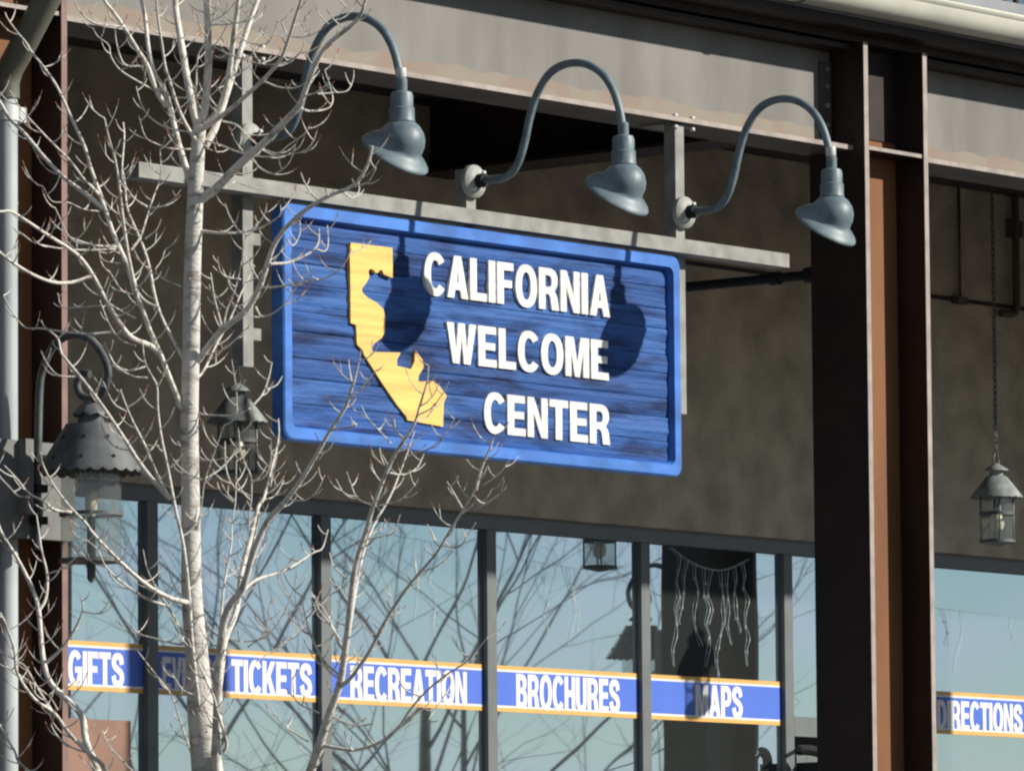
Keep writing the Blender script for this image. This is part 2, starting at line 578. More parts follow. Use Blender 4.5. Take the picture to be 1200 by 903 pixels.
# windows of the next bay
wr = bpy.data.objects.new("shop_window", None)
COL.objects.link(wr)
wr.parent = bld
frame_bar("head_rail", 7.784, 13.5, HEAD - 0.085, HEAD, wr)
frame_bar("sill_rail", 7.784, 13.5, 0.55, 0.62, wr)
m2 = [7.83, 9.25, 10.62, 12.0, 13.4]
for x in m2:
    frame_bar("mullion", x - 0.04, x + 0.04, 0.62, HEAD - 0.087, wr)
for a, b_ in zip(m2[:-1], m2[1:]):
    MB().box(a + 0.041, b_ - 0.041, GY, GY + 0.008, 0.622, HEAD - 0.088).build("pane", 'glass', wr)

# --- the room behind the glass
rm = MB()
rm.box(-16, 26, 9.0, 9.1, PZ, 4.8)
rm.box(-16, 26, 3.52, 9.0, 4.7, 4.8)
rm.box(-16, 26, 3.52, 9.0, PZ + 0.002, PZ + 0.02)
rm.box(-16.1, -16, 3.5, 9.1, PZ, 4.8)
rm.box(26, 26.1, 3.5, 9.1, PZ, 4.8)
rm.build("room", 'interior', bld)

# --- porch ceiling, roof, fascia
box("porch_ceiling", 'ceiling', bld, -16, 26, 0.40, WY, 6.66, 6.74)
rf = MB()
rf.box(-16, 26, -0.10, 12.0, 6.745, 6.80)
rf.build("roof_deck", 'roof', bld)
fa = MB()
fa.box(-16, 26, -0.085, 0.60, 6.695, 6.743)
fa.box(-16, 26, 0.06, 0.60, 6.655, 6.694)
fa.build("fascia", 'paint', bld)

# gutter: rounded trough with a rolled lip, in lengths that meet at straps
def gutter_len(x0, x1):
    prof = [(-0.105, 6.775), (-0.115, 6.757), (-0.145, 6.748), (-0.185, 6.752), (-0.222, 6.775), (-0.245, 6.812), (-0.252, 6.85),
            (-0.262, 6.858), (-0.266, 6.872), (-0.258, 6.884), (-0.246, 6.884), (-0.240, 6.87), (-0.238, 6.85), (-0.23, 6.815),
            (-0.21, 6.784), (-0.18, 6.764), (-0.145, 6.76), (-0.118, 6.768), (-0.112, 6.88), (-0.102, 6.88)]
    m = MB()
    m.rings([[(x, y, z) for y, z in prof] for x in (x0, x1)], True, True, True)
    return m.build("gutter", 'gutter', bld)
for gx0, gx1 in ((-16, -8.0), (-8.0, -2.9), (-2.9, 2.105), (2.105, 7.2), (7.2, 13.0), (13.0, 26)):
    gt = gutter_len(gx0 + 0.004, gx1 - 0.004)
    sp_ = [(-0.10, 6.752), (-0.148, 6.743), (-0.188, 6.747), (-0.226, 6.771), (-0.25, 6.81), (-0.257, 6.85), (-0.25, 6.852), (-0.243, 6.815), (-0.22, 6.779),
           (-0.186, 6.755), (-0.148, 6.751), (-0.10, 6.76)]
    MB().rings([[(x, y, z) for y, z in sp_] for x in (gx1 - 0.012, gx1 + 0.012)], True, True, False).build("gutter_joint", 'elbow', gt)
# low roof edge above the gutter
re_ = MB()
re_.box(-16, 26, -0.06, -0.03, 6.802, 6.932)
re_.build("roof_edge", 'pale', bld)
rl = bpy.data.objects.new("roof_railing", None)
COL.objects.link(rl)
rl.parent = bld
box("bottom_rail", 'roof', rl, -16, 26, 0.0, 0.05, 6.955, 7.010)
box("top_rail", 'roof', rl, -16, 26, 0.0, 0.05, 7.86, 7.92)
b0 = box("baluster", 'paint', rl, -0.012, 0.012, 0.012, 0.036, 7.010, 7.86)
b0.location.x = -1.0
for i in range(1, 96):
    bb = b0.copy()
    COL.objects.link(bb)
    bb.location.x = -1.0 + i * 0.108
for i in range(-8, 14):
    box("rail_post", 'roof', rl, i * 2.0 - 0.03, i * 2.0 + 0.03, 0.052, 0.10, 6.802, 7.90)

# --- front beam: flanges and web
def beam_run(x0, x1):
    e = bpy.data.objects.new("front_beam", None)
    COL.objects.link(e)
    e.parent = bld
    box("bottom_flange", 'beam_under', e, x0, x1, 0.078, 0.385, 6.092, 6.117)
    box("flange_edge", 'edge', e, x0, x1, 0.074, 0.0775, 6.0925, 6.1165)
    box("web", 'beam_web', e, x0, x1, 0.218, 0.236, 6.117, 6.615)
    box("top_flange", 'paint', e, x0, x1, 0.075, 0.385, 6.615, 6.640)
    # clip angles with bolts at both ends
    for xe, sg in ((x0, 1), (x1, -1)):
        a, b_ = sorted((xe + sg * 0.004, xe + sg * 0.10))
        box("clip_angle", 'beam_under', e, a, b_, 0.206, 0.2175, 6.17, 6.56)
        for zb in (6.23, 6.33, 6.43, 6.52):
            MB().disc_y((xe + sg * 0.05, zb), 0.014, 0.192, 0.206, 6).build("bolt", 'bracket', e)
    return e
CX = [3.156 + k * BAY for k in (-2, -1, 0, 1, 2)]
HW = 0.279
for a, b_ in zip(CX[:-1], CX[1:]):
    beam_run(a + HW, b_ - HW)

# --- steel H columns
def column(cx, edge):
    e = bpy.data.objects.new("steel_column", None)
    COL.objects.link(e)
    e.parent = bld
    top = 6.650
    for sx in (-1, 1):
        a, b_ = sorted((cx + sx * HW, cx + sx * (HW - 0.037)))
        fl = box("flange", 'paint', e, a, b_, 0.003, 0.355, PZ, top)
        box("flange_edge", edge, fl, a + 0.0005, b_ - 0.0005, 0.0, 0.0028, PZ + 0.01, top - 0.001)
    wb = box("web", 'paint', e, cx - HW + 0.0375, cx + HW - 0.0375, 0.1855, 0.202, PZ, top)
    box("primer_face", 'rust', wb, cx - HW + 0.038, cx + HW - 0.038, 0.182, 0.185, PZ + 0.03, top - 0.002)
    box("doubler_plate", 'paint', e, cx - HW + 0.045, cx + HW - 0.045, 0.173, 0.1815, 6.185, top - 0.002)
    st = box("stiffener", 'paint', e, cx - HW + 0.038, cx + HW - 0.038, 0.014, 0.172, 6.094, 6.114)
    box("plate_edge", 'edge', st, cx - HW + 0.0385, cx + HW - 0.0385, 0.010, 0.0138, 6.0945, 6.1135)
    box("base_plate", 'paint', e, cx - 0.4, cx + 0.4, -0.12, 0.48, PZ, PZ + 0.03)
    return e
for k, cx in enumerate(CX):
    column(cx, 'edge_red' if k == 1 else 'edge')

# --- cross beams and tie pipes from each column back to the wall
for cx in CX[1:4]:
    e = bpy.data.objects.new("cross_beam", None)
    COL.objects.link(e)
    e.parent = bld
    box("bottom_flange", 'paint', e, cx - 0.15, cx + 0.15, 0.39, WY - 0.002, 6.25, 6.27)
    box("web", 'paint', e, cx - 0.01, cx + 0.01, 0.39, WY - 0.002, 6.27, 6.64)
    box("top_flange", 'paint', e, cx - 0.15, cx + 0.15, 0.39, WY - 0.002, 6.64, 6.658)
    tp = MB().tube([(cx - 0.22, 0.365, 5.475), (cx - 0.22, WY, 5.475)], 0.026, 10).build("tie_pipe", 'dark', bld)
    MB().tube([(cx - 0.22, 0.358, 5.475), (cx - 0.22, 0.43, 5.475)], 0.042, 10).build("pipe_flange", 'dark', tp)
    MB().tube([(cx - 0.22, 0.60, 5.475), (cx - 0.22, 0.66, 5.475)], 0.036, 10).build("pipe_clamp", 'dark', tp)

# --- conduits on the wall of the right bay
cp = MB().tube(spline([(8.67, 3.10, 6.655), (8.67, 3.10, 6.2), (8.665, 3.10, 5.97), (8.62, 3.10, 5.925), (8.50, 3.10, 5.92)], 4), 0.024, 8).build("conduit", 'conduit', bld)
MB().box(8.63, 8.71, 3.07, 3.148, 6.40, 6.50).build("conduit_box", 'conduit', cp)
MB().tube([(8.11, 3.125, 6.655), (8.11, 3.125, 5.99)], 0.010, 6).build("conduit", 'conduit', bld)
MB().box(8.05, 8.16, 3.10, 3.148, 5.945, 5.99).build("junction_box", 'conduit', bld)
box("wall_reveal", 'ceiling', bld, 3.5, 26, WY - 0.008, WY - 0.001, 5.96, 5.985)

# dark curved bracket by the door
dbk = MB()
dbk.tube(spline([(6.30, 3.13, 3.16), (6.38, 3.10, 3.195), (6.46, 3.06, 3.195), (6.53, 3.03, 3.17), (6.55, 3.02, 3.10)], 4), [0.012] * 4 + [0.03] * 13, 8)
dbk.box(6.50, 6.57, 3.0, 3.195, 3.05, 3.13)
dbk.build("door_bracket", 'dark', dl)

# --- downspout with its elbow, standing in the left column's recess
dsx = -3.43
ds = MB().tube([(dsx, 0.075, PZ + 0.05), (dsx, 0.075, 5.72)], 0.052, 18).build("downspout", 'spout', bld)
MB().tube(spline([(dsx, 0.075, 5.69), (dsx, 0.075, 5.78), (dsx, 0.03, 5.88), (dsx, -0.10, 6.06), (dsx, -0.17, 6.52), (dsx, -0.178, 6.75)], 5) if False else
          [(dsx, 0.073, 5.70), (dsx, 0.073, 5.775), (dsx + .0, 0.05, 5.83), (dsx + .0, 0.0, 5.89), (dsx, -0.30, 6.28), (dsx, -0.33, 6.34), (dsx, -0.30, 6.42), (dsx, -0.185, 6.76)], 0.060, 18).build("elbow", 'elbow', ds)
MB().tube([(dsx, 0.075, 5.60), (dsx, 0.075, 5.665)], 0.058, 18).build("strap", 'pale', ds)
MB().box(dsx + 0.056, dsx + 0.095, 0.04, 0.09, 5.60, 5.665).build("strap_tab", 'pale', ds)

# ================================================================== SIGN FRAME AND SIGN
sb = thing("sign_hanger", "grey steel frame of three posts and one long bar hanging under the beam", "sign frame", (0, 0.1, PZ))
def off(o):
    o.location = (0, -0.1, -PZ)
    return o
PX = [-1.795, -0.183, 1.452]
for i, px_ in enumerate(PX):
    if i == 1:      # the short middle stub only carries its lamp above the bar
        off(box("post", 'bracket', sb, px_ - 0.035, px_ + 0.035, 0.102, 0.172, 5.40, 5.70))
        continue
    po = off(box("post", 'bracket', sb, px_ - 0.035, px_ + 0.035, 0.102, 0.172, 4.633, 6.082))
    pl = off(box("mount_plate", 'bracket', sb, px_ - 0.06, px_ + 0.15, 0.130, 0.30, 6.083, 6.091))
    for bx_ in (px_ - 0.03, px_ + 0.11):
        for zz in (6.074, 6.126):
            if zz < 6.1:
                off(MB().tube([(bx_, 0.105, 6.077), (bx_, 0.105, 6.060)], 0.014, 6).build("bolt", 'pale', sb))
            else:
                off(MB().tube([(bx_, 0.105, 6.117), (bx_, 0.105, 6.134)], 0.014, 6).build("bolt", 'pale', sb))
off(box("bar", 'bracket', sb, -2.645, 2.218, 0.0, 0.10, 5.420, 5.490))
for zz in (4.76, 5.2):
    for px_ in (PX[0], PX[2]):
        a, b_ = (px_ + 0.036, px_ + 0.11) if px_ < 0 else (px_ - 0.11, px_ - 0.036)
        off(box("tab", 'bracket', sb, a, b_, 0.112, 0.150, zz, zz + 0.055))

sg = thing("welcome_sign", "large blue wooden sign with white raised letters and a yellow state map", "sign", (-0.15, 0.06, 4.30))
def soff(o):
    o.location = (0.15, -0.06, -4.30)
    return o
SX0, SX1, SZ0, SZ1 = -1.640, 1.344, 4.305, 5.400
FR = 0.075

def rrect(x0, x1, z0, z1, r, n=5):
    o = []
    for cx_, cz_, a0 in ((x1 - r, z0 + r, -90), (x1 - r, z1 - r, 0), (x0 + r, z1 - r, 90), (x0 + r, z0 + r, 180)):
        for i in range(n + 1):
            a = R(a0 + 90 * i / n)
            o.append((cx_ + r * math.cos(a), cz_ + r * math.sin(a)))
    return o

# moulded frame: a closed ring swept with a chamfered section
fr = MB()
secs = [(0.0, 0.095), (0.0, 0.027), (0.008, 0.020), (0.056, 0.020), (0.066, 0.050), (0.066, 0.095)]
rings_ = []
for d, y in secs:
    rings_.append([(x, y, z) for x, z in rrect(SX0 + d, SX1 - d, SZ0 + d, SZ1 - d, max(0.055 - d * 0.3, 0.02))])
fr.rings(rings_ + [rings_[0]], False, False, False)
bmesh.ops.remove_doubles(fr.bm, verts=fr.bm.verts[:], dist=1e-5)
soff(fr.build("frame", 'sign_frame', sg))

# sandblasted panel: glued-up boards, each with real ridges and grooves along its grain
for key, c1, c2 in (('board_a', (0.033, 0.104, 0.335), (0.011, 0.032, 0.115)), ('board_b', (0.027, 0.084, 0.275), (0.009, 0.025, 0.090)), ('board_c', (0.041, 0.122, 0.36), (0.014, 0.042, 0.15))):
    M[key] = mat(key, c1, 0.65, vscale=4.0, stretch=(0.6, 1, 3.4), bump=0.35, bscale=34, col2=c2, detail=9, ramp=(0.36, 0.54), spec=0.2)
px0, px1, pz0, pz1 = SX0 + 0.064, SX1 - 0.064, SZ0 + 0.064, SZ1 - 0.064
soff(box("backboard", 'board_b', sg, px0, px1, 0.078, 0.094, pz0, pz1))
cuts = [0.0, 0.112, 0.235, 0.334, 0.462, 0.556, 0.690, 0.792, 0.905, 1.0]
NX = 72
brng = random.Random(4)
for kb in range(len(cuts) - 1):
    za = pz0 + (pz1 - pz0) * cuts[kb] + (0.0006 if kb else 0.0)
    zb = pz0 + (pz1 - pz0) * cuts[kb + 1] - (0.0006 if kb < len(cuts) - 2 else 0.0)
    pn = MB()
    nz = max(12, int((zb - za) / 0.0045))
    base = 0.055 + brng.uniform(-0.0025, 0.0025)
    sd_ = kb * 13.7
    grid = []
    for j in range(nz + 1):
        z = za + (zb - za) * j / nz
        row = []
        for i in range(NX + 1):
            x = px0 + (px1 - px0) * i / NX
            wz = z + 0.016 * noise.noise(Vector((x * 1.1, z * 2.5, sd_)))
            hgt = 0.0030 * noise.noise(Vector((x * 0.9, wz * 34.0, sd_))) + 0.0020 * noise.noise(Vector((x * 2.2, wz * 90.0, sd_ + 7))) \
                + 0.0065 * noise.noise(Vector((x * 0.7, wz * 18.0, sd_ + 5))) + 0.0012 * noise.noise(Vector((x * 14.0, z * 30.0, sd_ + 2)))
            if j in (0, nz):
                hgt += 0.004
            elif j in (1, nz - 1):
                hgt += 0.001
            row.append(pn.bm.verts.new((x, base + hgt, z)))
        grid.append(row)
    for j in range(nz):
        for i in range(NX):
            pn.bm.faces.new((grid[j][i], grid[j][i + 1], grid[j + 1][i + 1], grid[j + 1][i]))
    soff(pn.build("board", ('board_a', 'board_b', 'board_c')[(kb * 2 + kb // 3) % 3], sg))

CAL = [(-1.141, 5.258), (-0.84, 5.259), (-0.841, 5.116), (-0.903, 5.129), (-0.916, 5.147), (-0.933, 5.147), (-0.948, 5.131), (-0.966, 5.132),
       (-0.98, 5.145), (-1.004, 5.146), (-1.015, 5.134), (-1.01, 5.105), (-1.037, 5.072), (-1.064, 5.049), (-1.059, 5.028), (-1.02, 5.008),
       (-0.949, 4.988), (-0.909, 4.963), (-0.896, 4.923), (-0.902, 4.853), (-0.924, 4.826), (-0.972, 4.801), (-0.996, 4.776), (-0.987, 4.756),
       (-0.787, 4.768), (-0.813, 4.732), (-0.813, 4.703), (-0.711, 4.695), (-0.684, 4.735), (-0.678, 4.786), (-0.626, 4.745), (-0.619, 4.711),
       (-0.657, 4.667), (-0.658, 4.64), (-0.622, 4.643), (-0.555, 4.651), (-0.504, 4.631), (-0.45, 4.588), (-0.472, 4.552), (-0.479, 4.438),
       (-0.74, 4.452), (-0.747, 4.469), (-0.811, 4.517), (-0.909, 4.603), (-1.049, 4.737), (-1.061, 4.76), (-1.101, 4.783), (-1.106, 4.874),
       (-1.145, 4.88), (-1.146, 5.123), (-1.149, 5.192)]
ca = MB()
flat_shape(ca.bm, [CAL], 1, 1, 0, 0, 0.040, 0.070)
soff(ca.build("state_map", 'yellow', sg))

for text, x0, x1, zb, hh in (("CALIFORNIA", -0.599, 0.803, 5.062, 0.198), ("WELCOME", -0.436, 0.790, 4.750, 0.190), ("CENTER", -0.163, 0.795, 4.434, 0.190)):
    for c, x, sx in word_layout(text, x0, x1, zb):
        m = MB()
        flat_shape(m.bm, swell(GL[c][1], 0.016), sx, hh, x, zb, 0.044, 0.070)
        soff(m.build("letter", 'white', sg))

# ================================================================== GOOSENECK LAMPS
def gooseneck(label, x, z, collar):
    t = thing("gooseneck_lamp", label, "lamp", (x, 0.10, z), 0, "gooseneck lamps over the sign")
    MB().disc_y((0, 0), 0.080, -0.024, 0.0, 22, dome=0.022).build("wall_plate", 'disc', t)
    MB().disc_y((0, 0), 0.034, -0.085, -0.045, 14).build("hub", 'dark', t)
    for a in (0.9, 4.0):
        MB().disc_y((0.055 * math.cos(a), 0.055 * math.sin(a)), 0.010, -0.056, -0.024, 6).build("bolt", 'pale', t)
    path = [(-0.05, 0.0), (-0.10, 0.0), (-0.155, -0.002), (-0.225, 0.008), (-0.285, 0.06), (-0.327, 0.153), (-0.362, 0.274), (-0.409, 0.385), (-0.489, 0.477),
            (-0.593, 0.511), (-0.706, 0.500), (-0.806, 0.444), (-0.872, 0.358), (-0.910, 0.257), (-0.928, 0.159), (-0.930, 0.138)]
    MB().tube(spline([(0, y, zz) for y, zz in path], 5), 0.0195, 12).build("arm", 'lamp', t)
    ax = -0.930
    n = 28
    sh = bpy.data.objects.new("lamp_head", None)
    COL.objects.link(sh)
    sh.parent = t
    MB().lathe([(0.021, 0.200), (0.026, 0.195), (0.026, 0.150), (0.024, 0.140), (0.046, 0.134), (0.052, 0.118), (0.052, 0.066), (0.058, 0.062), (0.058, 0.010), (0.062, 0.0)],
               (0, ax, 0), n).build("neck", 'lamp', sh)
    # dome and tilted skirt: rings (offset out, height, radius, tilt)
    prof = []
    cz, rs_ = -0.090, 0.106
    for k, dd in enumerate((0.101, 0.094, 0.080, 0.058, 0.033, 0.008, -0.010)):
        prof.append((dd, math.sqrt(rs_ * rs_ - dd * dd), 34 * (k / 6.0) ** 1.1))
    prof += [(-0.018, 0.107, 35), (-0.026, 0.112, 36), (-0.034, 0.124, 37), (-0.043, 0.140, 37), (-0.054, 0.155, 37), (-0.064, 0.166, 37), (-0.069, 0.1685, 37), (-0.074, 0.168, 37)]

    def ring(dd, r, tilt):
        tl = R(tilt)
        o = []
        for i in range(n):
            a = 2 * math.pi * i / n
            w_ = max(0.0, -math.sin(a) * 1.15 + 0.1)         # the wall side runs out as a straight cone
            w_ = min(1.0, w_) ** 1.2
            cone = 0.090 + (0.052 - dd) / 0.121 * 0.082
            rr = r + w_ * max(0.0, min(cone, 0.168) - r) if dd > -0.066 else r
            o.append((rr * math.cos(a), ax - dd * math.sin(tl) - rr * math.sin(a) * math.cos(tl), cz + dd * math.cos(tl) - rr * math.sin(a) * math.sin(tl)))
        return o
    MB().rings([ring(*p) for p in prof] + [ring(p[0] - 0.001, p[1] - 0.005, p[2]) for p in prof[::-1]], False, False, True).build("shade", 'lamp', sh)
    MB().rings([ring(p[0] - 0.002, p[1] - 0.0065, p[2]) for p in prof[:-1]], True, False, True).build("shade_lining", 'lamp_in', sh)
    MB().lathe([(0.012, -0.03), (0.02, -0.05), (0.04, -0.09), (0.045, -0.115), (0.03, -0.14), (0.008, -0.15)], (0, ax, 0), 14).build("bulb", 'bulb', sh)
    if collar:
        MB().lathe([(0.0235, 0.245), (0.0245, 0.243), (0.0245, 0.204), (0.0235, 0.202)], (0, ax + 0.003, 0), 14).build("collar", 'pale', t)
    return t


gooseneck("blue grey gooseneck lamp partly behind the bare tree, nearest its trunk", PX[0], 5.678, True)
gooseneck("blue grey gooseneck lamp above the middle of the sign, without a pale collar", PX[1] + 0.002, 5.640, False)
gooseneck("blue grey gooseneck lamp that hangs in front of the tall steel column", PX[2] + 0.012, 5.640, True)

# ================================================================== LANTERNS
def hanging_lantern(label, x, y, z):
    """z is the foot of the shade"""
    t = thing("hanging_lantern", label, "lantern", (x, y, z), 0, "tin lanterns hanging in the porch")
    MB().lathe([(0.152, 0.0), (0.150, 0.004), (0.060, 0.118), (0.056, 0.120), (0.056, 0.116), (0.144, 0.0)], n=40, cap0=False, cap1=False, wave={0: (18, -0.008), 5: (18, -0.008)}).build("shade", 'lantern_old', t)
    cap = MB().lathe([(0.040, 0.100), (0.040, 0.150), (0.070, 0.152), (0.066, 0.160), (0.022, 0.188), (0.012, 0.192)], n=24).build("cap", 'lantern_old', t)
    MB().tube([(0.028 * math.cos(a), 0, 0.215 + 0.028 * math.sin(a)) for a in [i * math.pi / 7 for i in range(15)]], 0.005, 6).build("ring", 'lantern', cap)
    ch = MB()
    z0 = 0.240
    k = 0
    zt = 6.655 - z
    while z0 < zt:
        zz = z0 + 0.0
        pts = []
        for i in range(13):
            a = 2 * math.pi * i / 12
            dx, dz = 0.010 * math.cos(a), 0.024 * math.sin(a)
            pts.append((dx if k % 2 else 0, 0 if k % 2 else dx, zz + 0.018 + dz))
        ch.tube(pts, 0.0042, 5)
        z0 += 0.036
        k += 1
    ch.build("chain", 'lantern', t)
    gl_ = MB().lathe([(0.090, -0.005), (0.090, -0.245)], n=24, cap0=False, cap1=False).build("glass", 'lantern_glass', t)
    for a in range(4):
        aa = math.pi / 4 + a * math.pi / 2
        cx_, cy_ = 0.095 * math.cos(aa), 0.095 * math.sin(aa)
        MB().tube([(cx_, cy_, 0.0), (cx_, cy_, -0.25)], 0.006, 6).build("bar", 'lantern_old', t)
    MB().lathe([(0.097, -0.085), (0.102, -0.085), (0.102, -0.105), (0.097, -0.105)], n=28, cap0=False, cap1=False).build("band", 'lantern', t)
    MB().lathe([(0.02, -0.245), (0.104, -0.245), (0.106, -0.262), (0.04, -0.275), (0.012, -0.28)], n=28).build("base", 'lantern', t)
    MB().lathe([(0.018, -0.005), (0.020, -0.055), (0.016, -0.06)], n=12).build("socket", 'lantern', t)
    MB().lathe([(0.014, -0.06), (0.020, -0.085), (0.038, -0.125), (0.043, -0.155), (0.034, -0.185), (0.012, -0.200)], n=16).build("bulb", 'bulb', t)
    return t


hl = hanging_lantern("weathered tin lantern on a chain right of the tall steel column", 6.545, 1.78, 4.605)
l2 = dup(hl, "weathered tin lantern on a chain seen between the tree trunk and the blue sign", (0.01, 1.78, 4.605))


def crook_lantern(label, cx):
    t = thing("crook_lantern", label, "lantern", (cx, -0.06, 3.75), 0, "large lanterns on the columns")
    def f(pts):
        return [(0, y + 0.06, z - 3.75) for y, z in pts]
    # plate across the column front
    MB().box(-0.285, 0.262, 0.0, 0.056, 0.0, 0.425).build("mount_plate", 'plate', t)
    MB().box(-0.10, -0.05, -0.045, -0.002, 0.10, 0.43).build("strap", 'plate', t)
    for zz in (0.06, 0.20, 0.33):
        MB().box(-0.035, 0.035, -0.05, -0.002, zz, zz + 0.035).build("clamp", 'dark', t)
    MB().tube(spline(f([(-0.081, 3.70), (-0.082, 4.014), (-0.093, 4.388), (-0.118, 4.499), (-0.18, 4.589), (-0.277, 4.627), (-0.379, 4.608), (-0.455, 4.547),
                        (-0.500, 4.470), (-0.496, 4.410), (-0.465, 4.358), (-0.400, 4.340), (-0.340, 4.362), (-0.318, 4.410), (-0.345, 4.455), (-0.395, 4.448)]), 5),
              0.017, 10).build("crook", 'lantern', t)
    hx = MB()
    c = Vector((0, -0.40 + 0.06, 0))
    def at(z):
        return (0, c.y, z - 3.75)
    MB().lathe([(0.016, 0.592), (0.022, 0.575)], (0, c.y, 0), 12).build("eye", 'lantern', t)
    MB().lathe([(0.080, 0.527), (0.078, 0.531), (0.026, 0.582), (0.020, 0.582), (0.070, 0.526)], (0, c.y, 0), 40,
               cap0=False, cap1=False, wave={0: (9, -0.014), 4: (9, -0.014)}).build("cap", 'lantern', t)
    MB().lathe([(0.056, 0.545), (0.058, 0.475)], (0, c.y, 0), 24).build("neck", 'lantern', t)
    sh = MB().lathe([(0.236, 0), (0.234, 0.004), (0.114, 0.198), (0.112, 0.204), (0.050, 0.206), (0.050, 0.202), (0.108, 0.196), (0.228, 0.0)], (0, c.y, 0.275), 104,
                    cap0=False, cap1=False, wave={0: (26, -0.014), 7: (26, -0.014)}).build("shade", 'lantern', t)
    for q in range(9):      # punched holes
        aa = 2 * math.pi * q / 9 + 0.2
        for rr, zq in ((0.150, 0.415), (0.205, 0.325)):
            MB().tube([(rr * math.cos(aa), c.y + rr * math.sin(aa), zq), ((rr + 0.006) * math.cos(aa), c.y + (rr + 0.006) * math.sin(aa), zq + 0.004)], 0.008, 6).build("vent_hole", 'dark', sh)
    pz = 4.015 - 3.75
    MB().lathe([(0.132, pz + 0.03), (0.132, pz - 0.375)], (0, c.y, 0), 28, cap0=False, cap1=False).build("glass", 'lantern_glass', t)
    MB().lathe([(0.134, pz - 0.170), (0.140, pz - 0.170), (0.140, pz - 0.186), (0.134, pz - 0.186)], (0, c.y, 0), 28, cap0=False, cap1=False).build("band", 'lantern', t)
    MB().lathe([(0.02, pz - 0.372), (0.140, pz - 0.372), (0.142, pz - 0.388), (0.05, pz - 0.392), (0.020, pz - 0.395), (0.018, pz - 0.46), (0.006, pz - 0.475)], (0, c.y, 0), 28).build("base", 'lantern', t)
    MB().lathe([(0.02, pz - 0.372), (0.018, pz - 0.20), (0.024, pz - 0.19)], (0, c.y, 0), 12).build("socket", 'dark', t)
    MB().lathe([(0.016, pz - 0.188), (0.027, pz - 0.165), (0.027, pz - 0.09), (0.012, pz - 0.07)], (0, c.y, 0), 12).build("bulb", 'bulb', t)
    return t


cl = crook_lantern("large dark lantern on a crook beside the downspout, left of the tree trunk", CX[1])
dup(cl, "large dark lantern on a crook, seen only mirrored in the windows", (CX[3], -0.06, 3.75))

# ================================================================== WINDOW BANNERS
BZ0, BZ1 = 3.345, 3.600
BY = GY - 0.004
def banner(label, x0, x1, words):
    t = thing("window_banner", label, "banner", ((x0 + x1) / 2, BY, BZ0), 0, "blue banners across the windows")
    dx = (x0 + x1) / 2
    H = BZ1 - BZ0
    w = (x1 - x0) / 2
    MB().box(-w, w, -0.0008, 0.0012, 0.034, H - 0.034).build("backing", 'b_blue', t)
    for z0, z1 in ((0.0, 0.022), (H - 0.022, H)):
        MB().box(-w, w, -0.0008, 0.0012, z0, z1).build("orange_stripe", 'b_orange', t)
    for z0, z1 in ((0.0222, 0.0338), (H - 0.0338, H - 0.0222)):
        MB().box(-w, w, -0.0008, 0.0012, z0, z1).build("white_stripe", 'b_white', t)
    for text, a, b_, z0, z1 in words:
        m = MB()
        for c, x, sx in word_layout(text, a - dx, b_ - dx, 0, 0.095):
            flat_shape(m.bm, swell(GL[c][1], 0.024), sx, z1 - z0, x, z0 - BZ0, -0.0026, -0.0009)
        m.build("lettering", 'b_white', t)
    return t


e_ = 0.042
banner("blue vinyl banner reading GIFTS, beside the left steel column", mull[3] + e_, mull[4] - e_, [("GIFTS", 0.330, 0.745, 3.372, 3.545)])
banner("blue vinyl banner reading EVENTS TICKETS, half hidden by the tree trunk", mull[4] + e_, mull[5] - e_, [("EVENTS", 1.045, 1.50, 3.375, 3.54), ("TICKETS", 1.585, 2.225, 3.373, 3.547)])
banner("blue vinyl banner reading RECREATION behind the bare branches", mull[5] + e_, mull[6] - e_, [("RECREATION", 2.545, 3.520, 3.368, 3.550)])
banner("blue vinyl banner reading BROCHURES, clear of the branches", mull[6] + e_, mull[7] - e_, [("BROCHURES", 3.955, 4.875, 3.370, 3.556)])
banner("blue vinyl banner reading MAPS, crossed by a lantern's shadow", mull[7] + e_, mull[8] - e_, [("MAPS", 5.580, 6.020, 3.375, 3.555)])
banner("blue vinyl banner reading DIRECTIONS, right of the tall steel column", m2[0] + e_, m2[1] - e_, [("DIRECTIONS", 7.955, 8.845, 3.372, 3.545)])

# thin orange brown sheet on the glass of the first window
ps = MB().box(0.30, 0.80, GY - 0.004, GY - 0.001, 2.55, 3.20).build("sheet", 'sheet')
tag(ps, "orange brown sheet on the window under the GIFTS banner", "sheet")

# ================================================================== ICICLE LIGHTS inside the glass
def icicles(label, line, drops, r=0.0013):
    t = MB()
    y = GY - 0.012
    t.tube(spline([(x, y, z) for x, z in line], 5), r * (1.0 if len(line) > 2 else 0.5), 5)
    for pts in drops:
        P = [(x, y + 0.004 * ((i * 7) % 3), z) for i, (x, z) in enumerate(pts)]
        t.tube(spline(P, 3), r, 5)
        for x, yy, z in P[1:]:
            t.tube([(x, yy, z), (x + random.uniform(-.012, .012), yy, z - 0.022)], [r * 1.5, r * 0.9], 5)
    o = t.build("icicle_lights", 'wire')
    return tag(o, label, "string lights", "white icicle lights in the windows")


def hangs(line, xs, lens):
    out = []
    for x, ln in zip(xs, lens):
        # height of the line at x
        z = line[0][1]
        for (a, za), (b_, zb) in zip(line[:-1], line[1:]):
            if a <= x <= b_:
                z = za + (zb - za) * (x - a) / (b_ - a)
        n = max(3, int(ln / 0.07))
        px_ = x
        pts = [(x, z)]
        for i in range(n):
            px_ += random.uniform(-0.035, 0.045)
            pts.append((px_, z - ln * (i + 1) / n))
        out.append(pts)
    return out


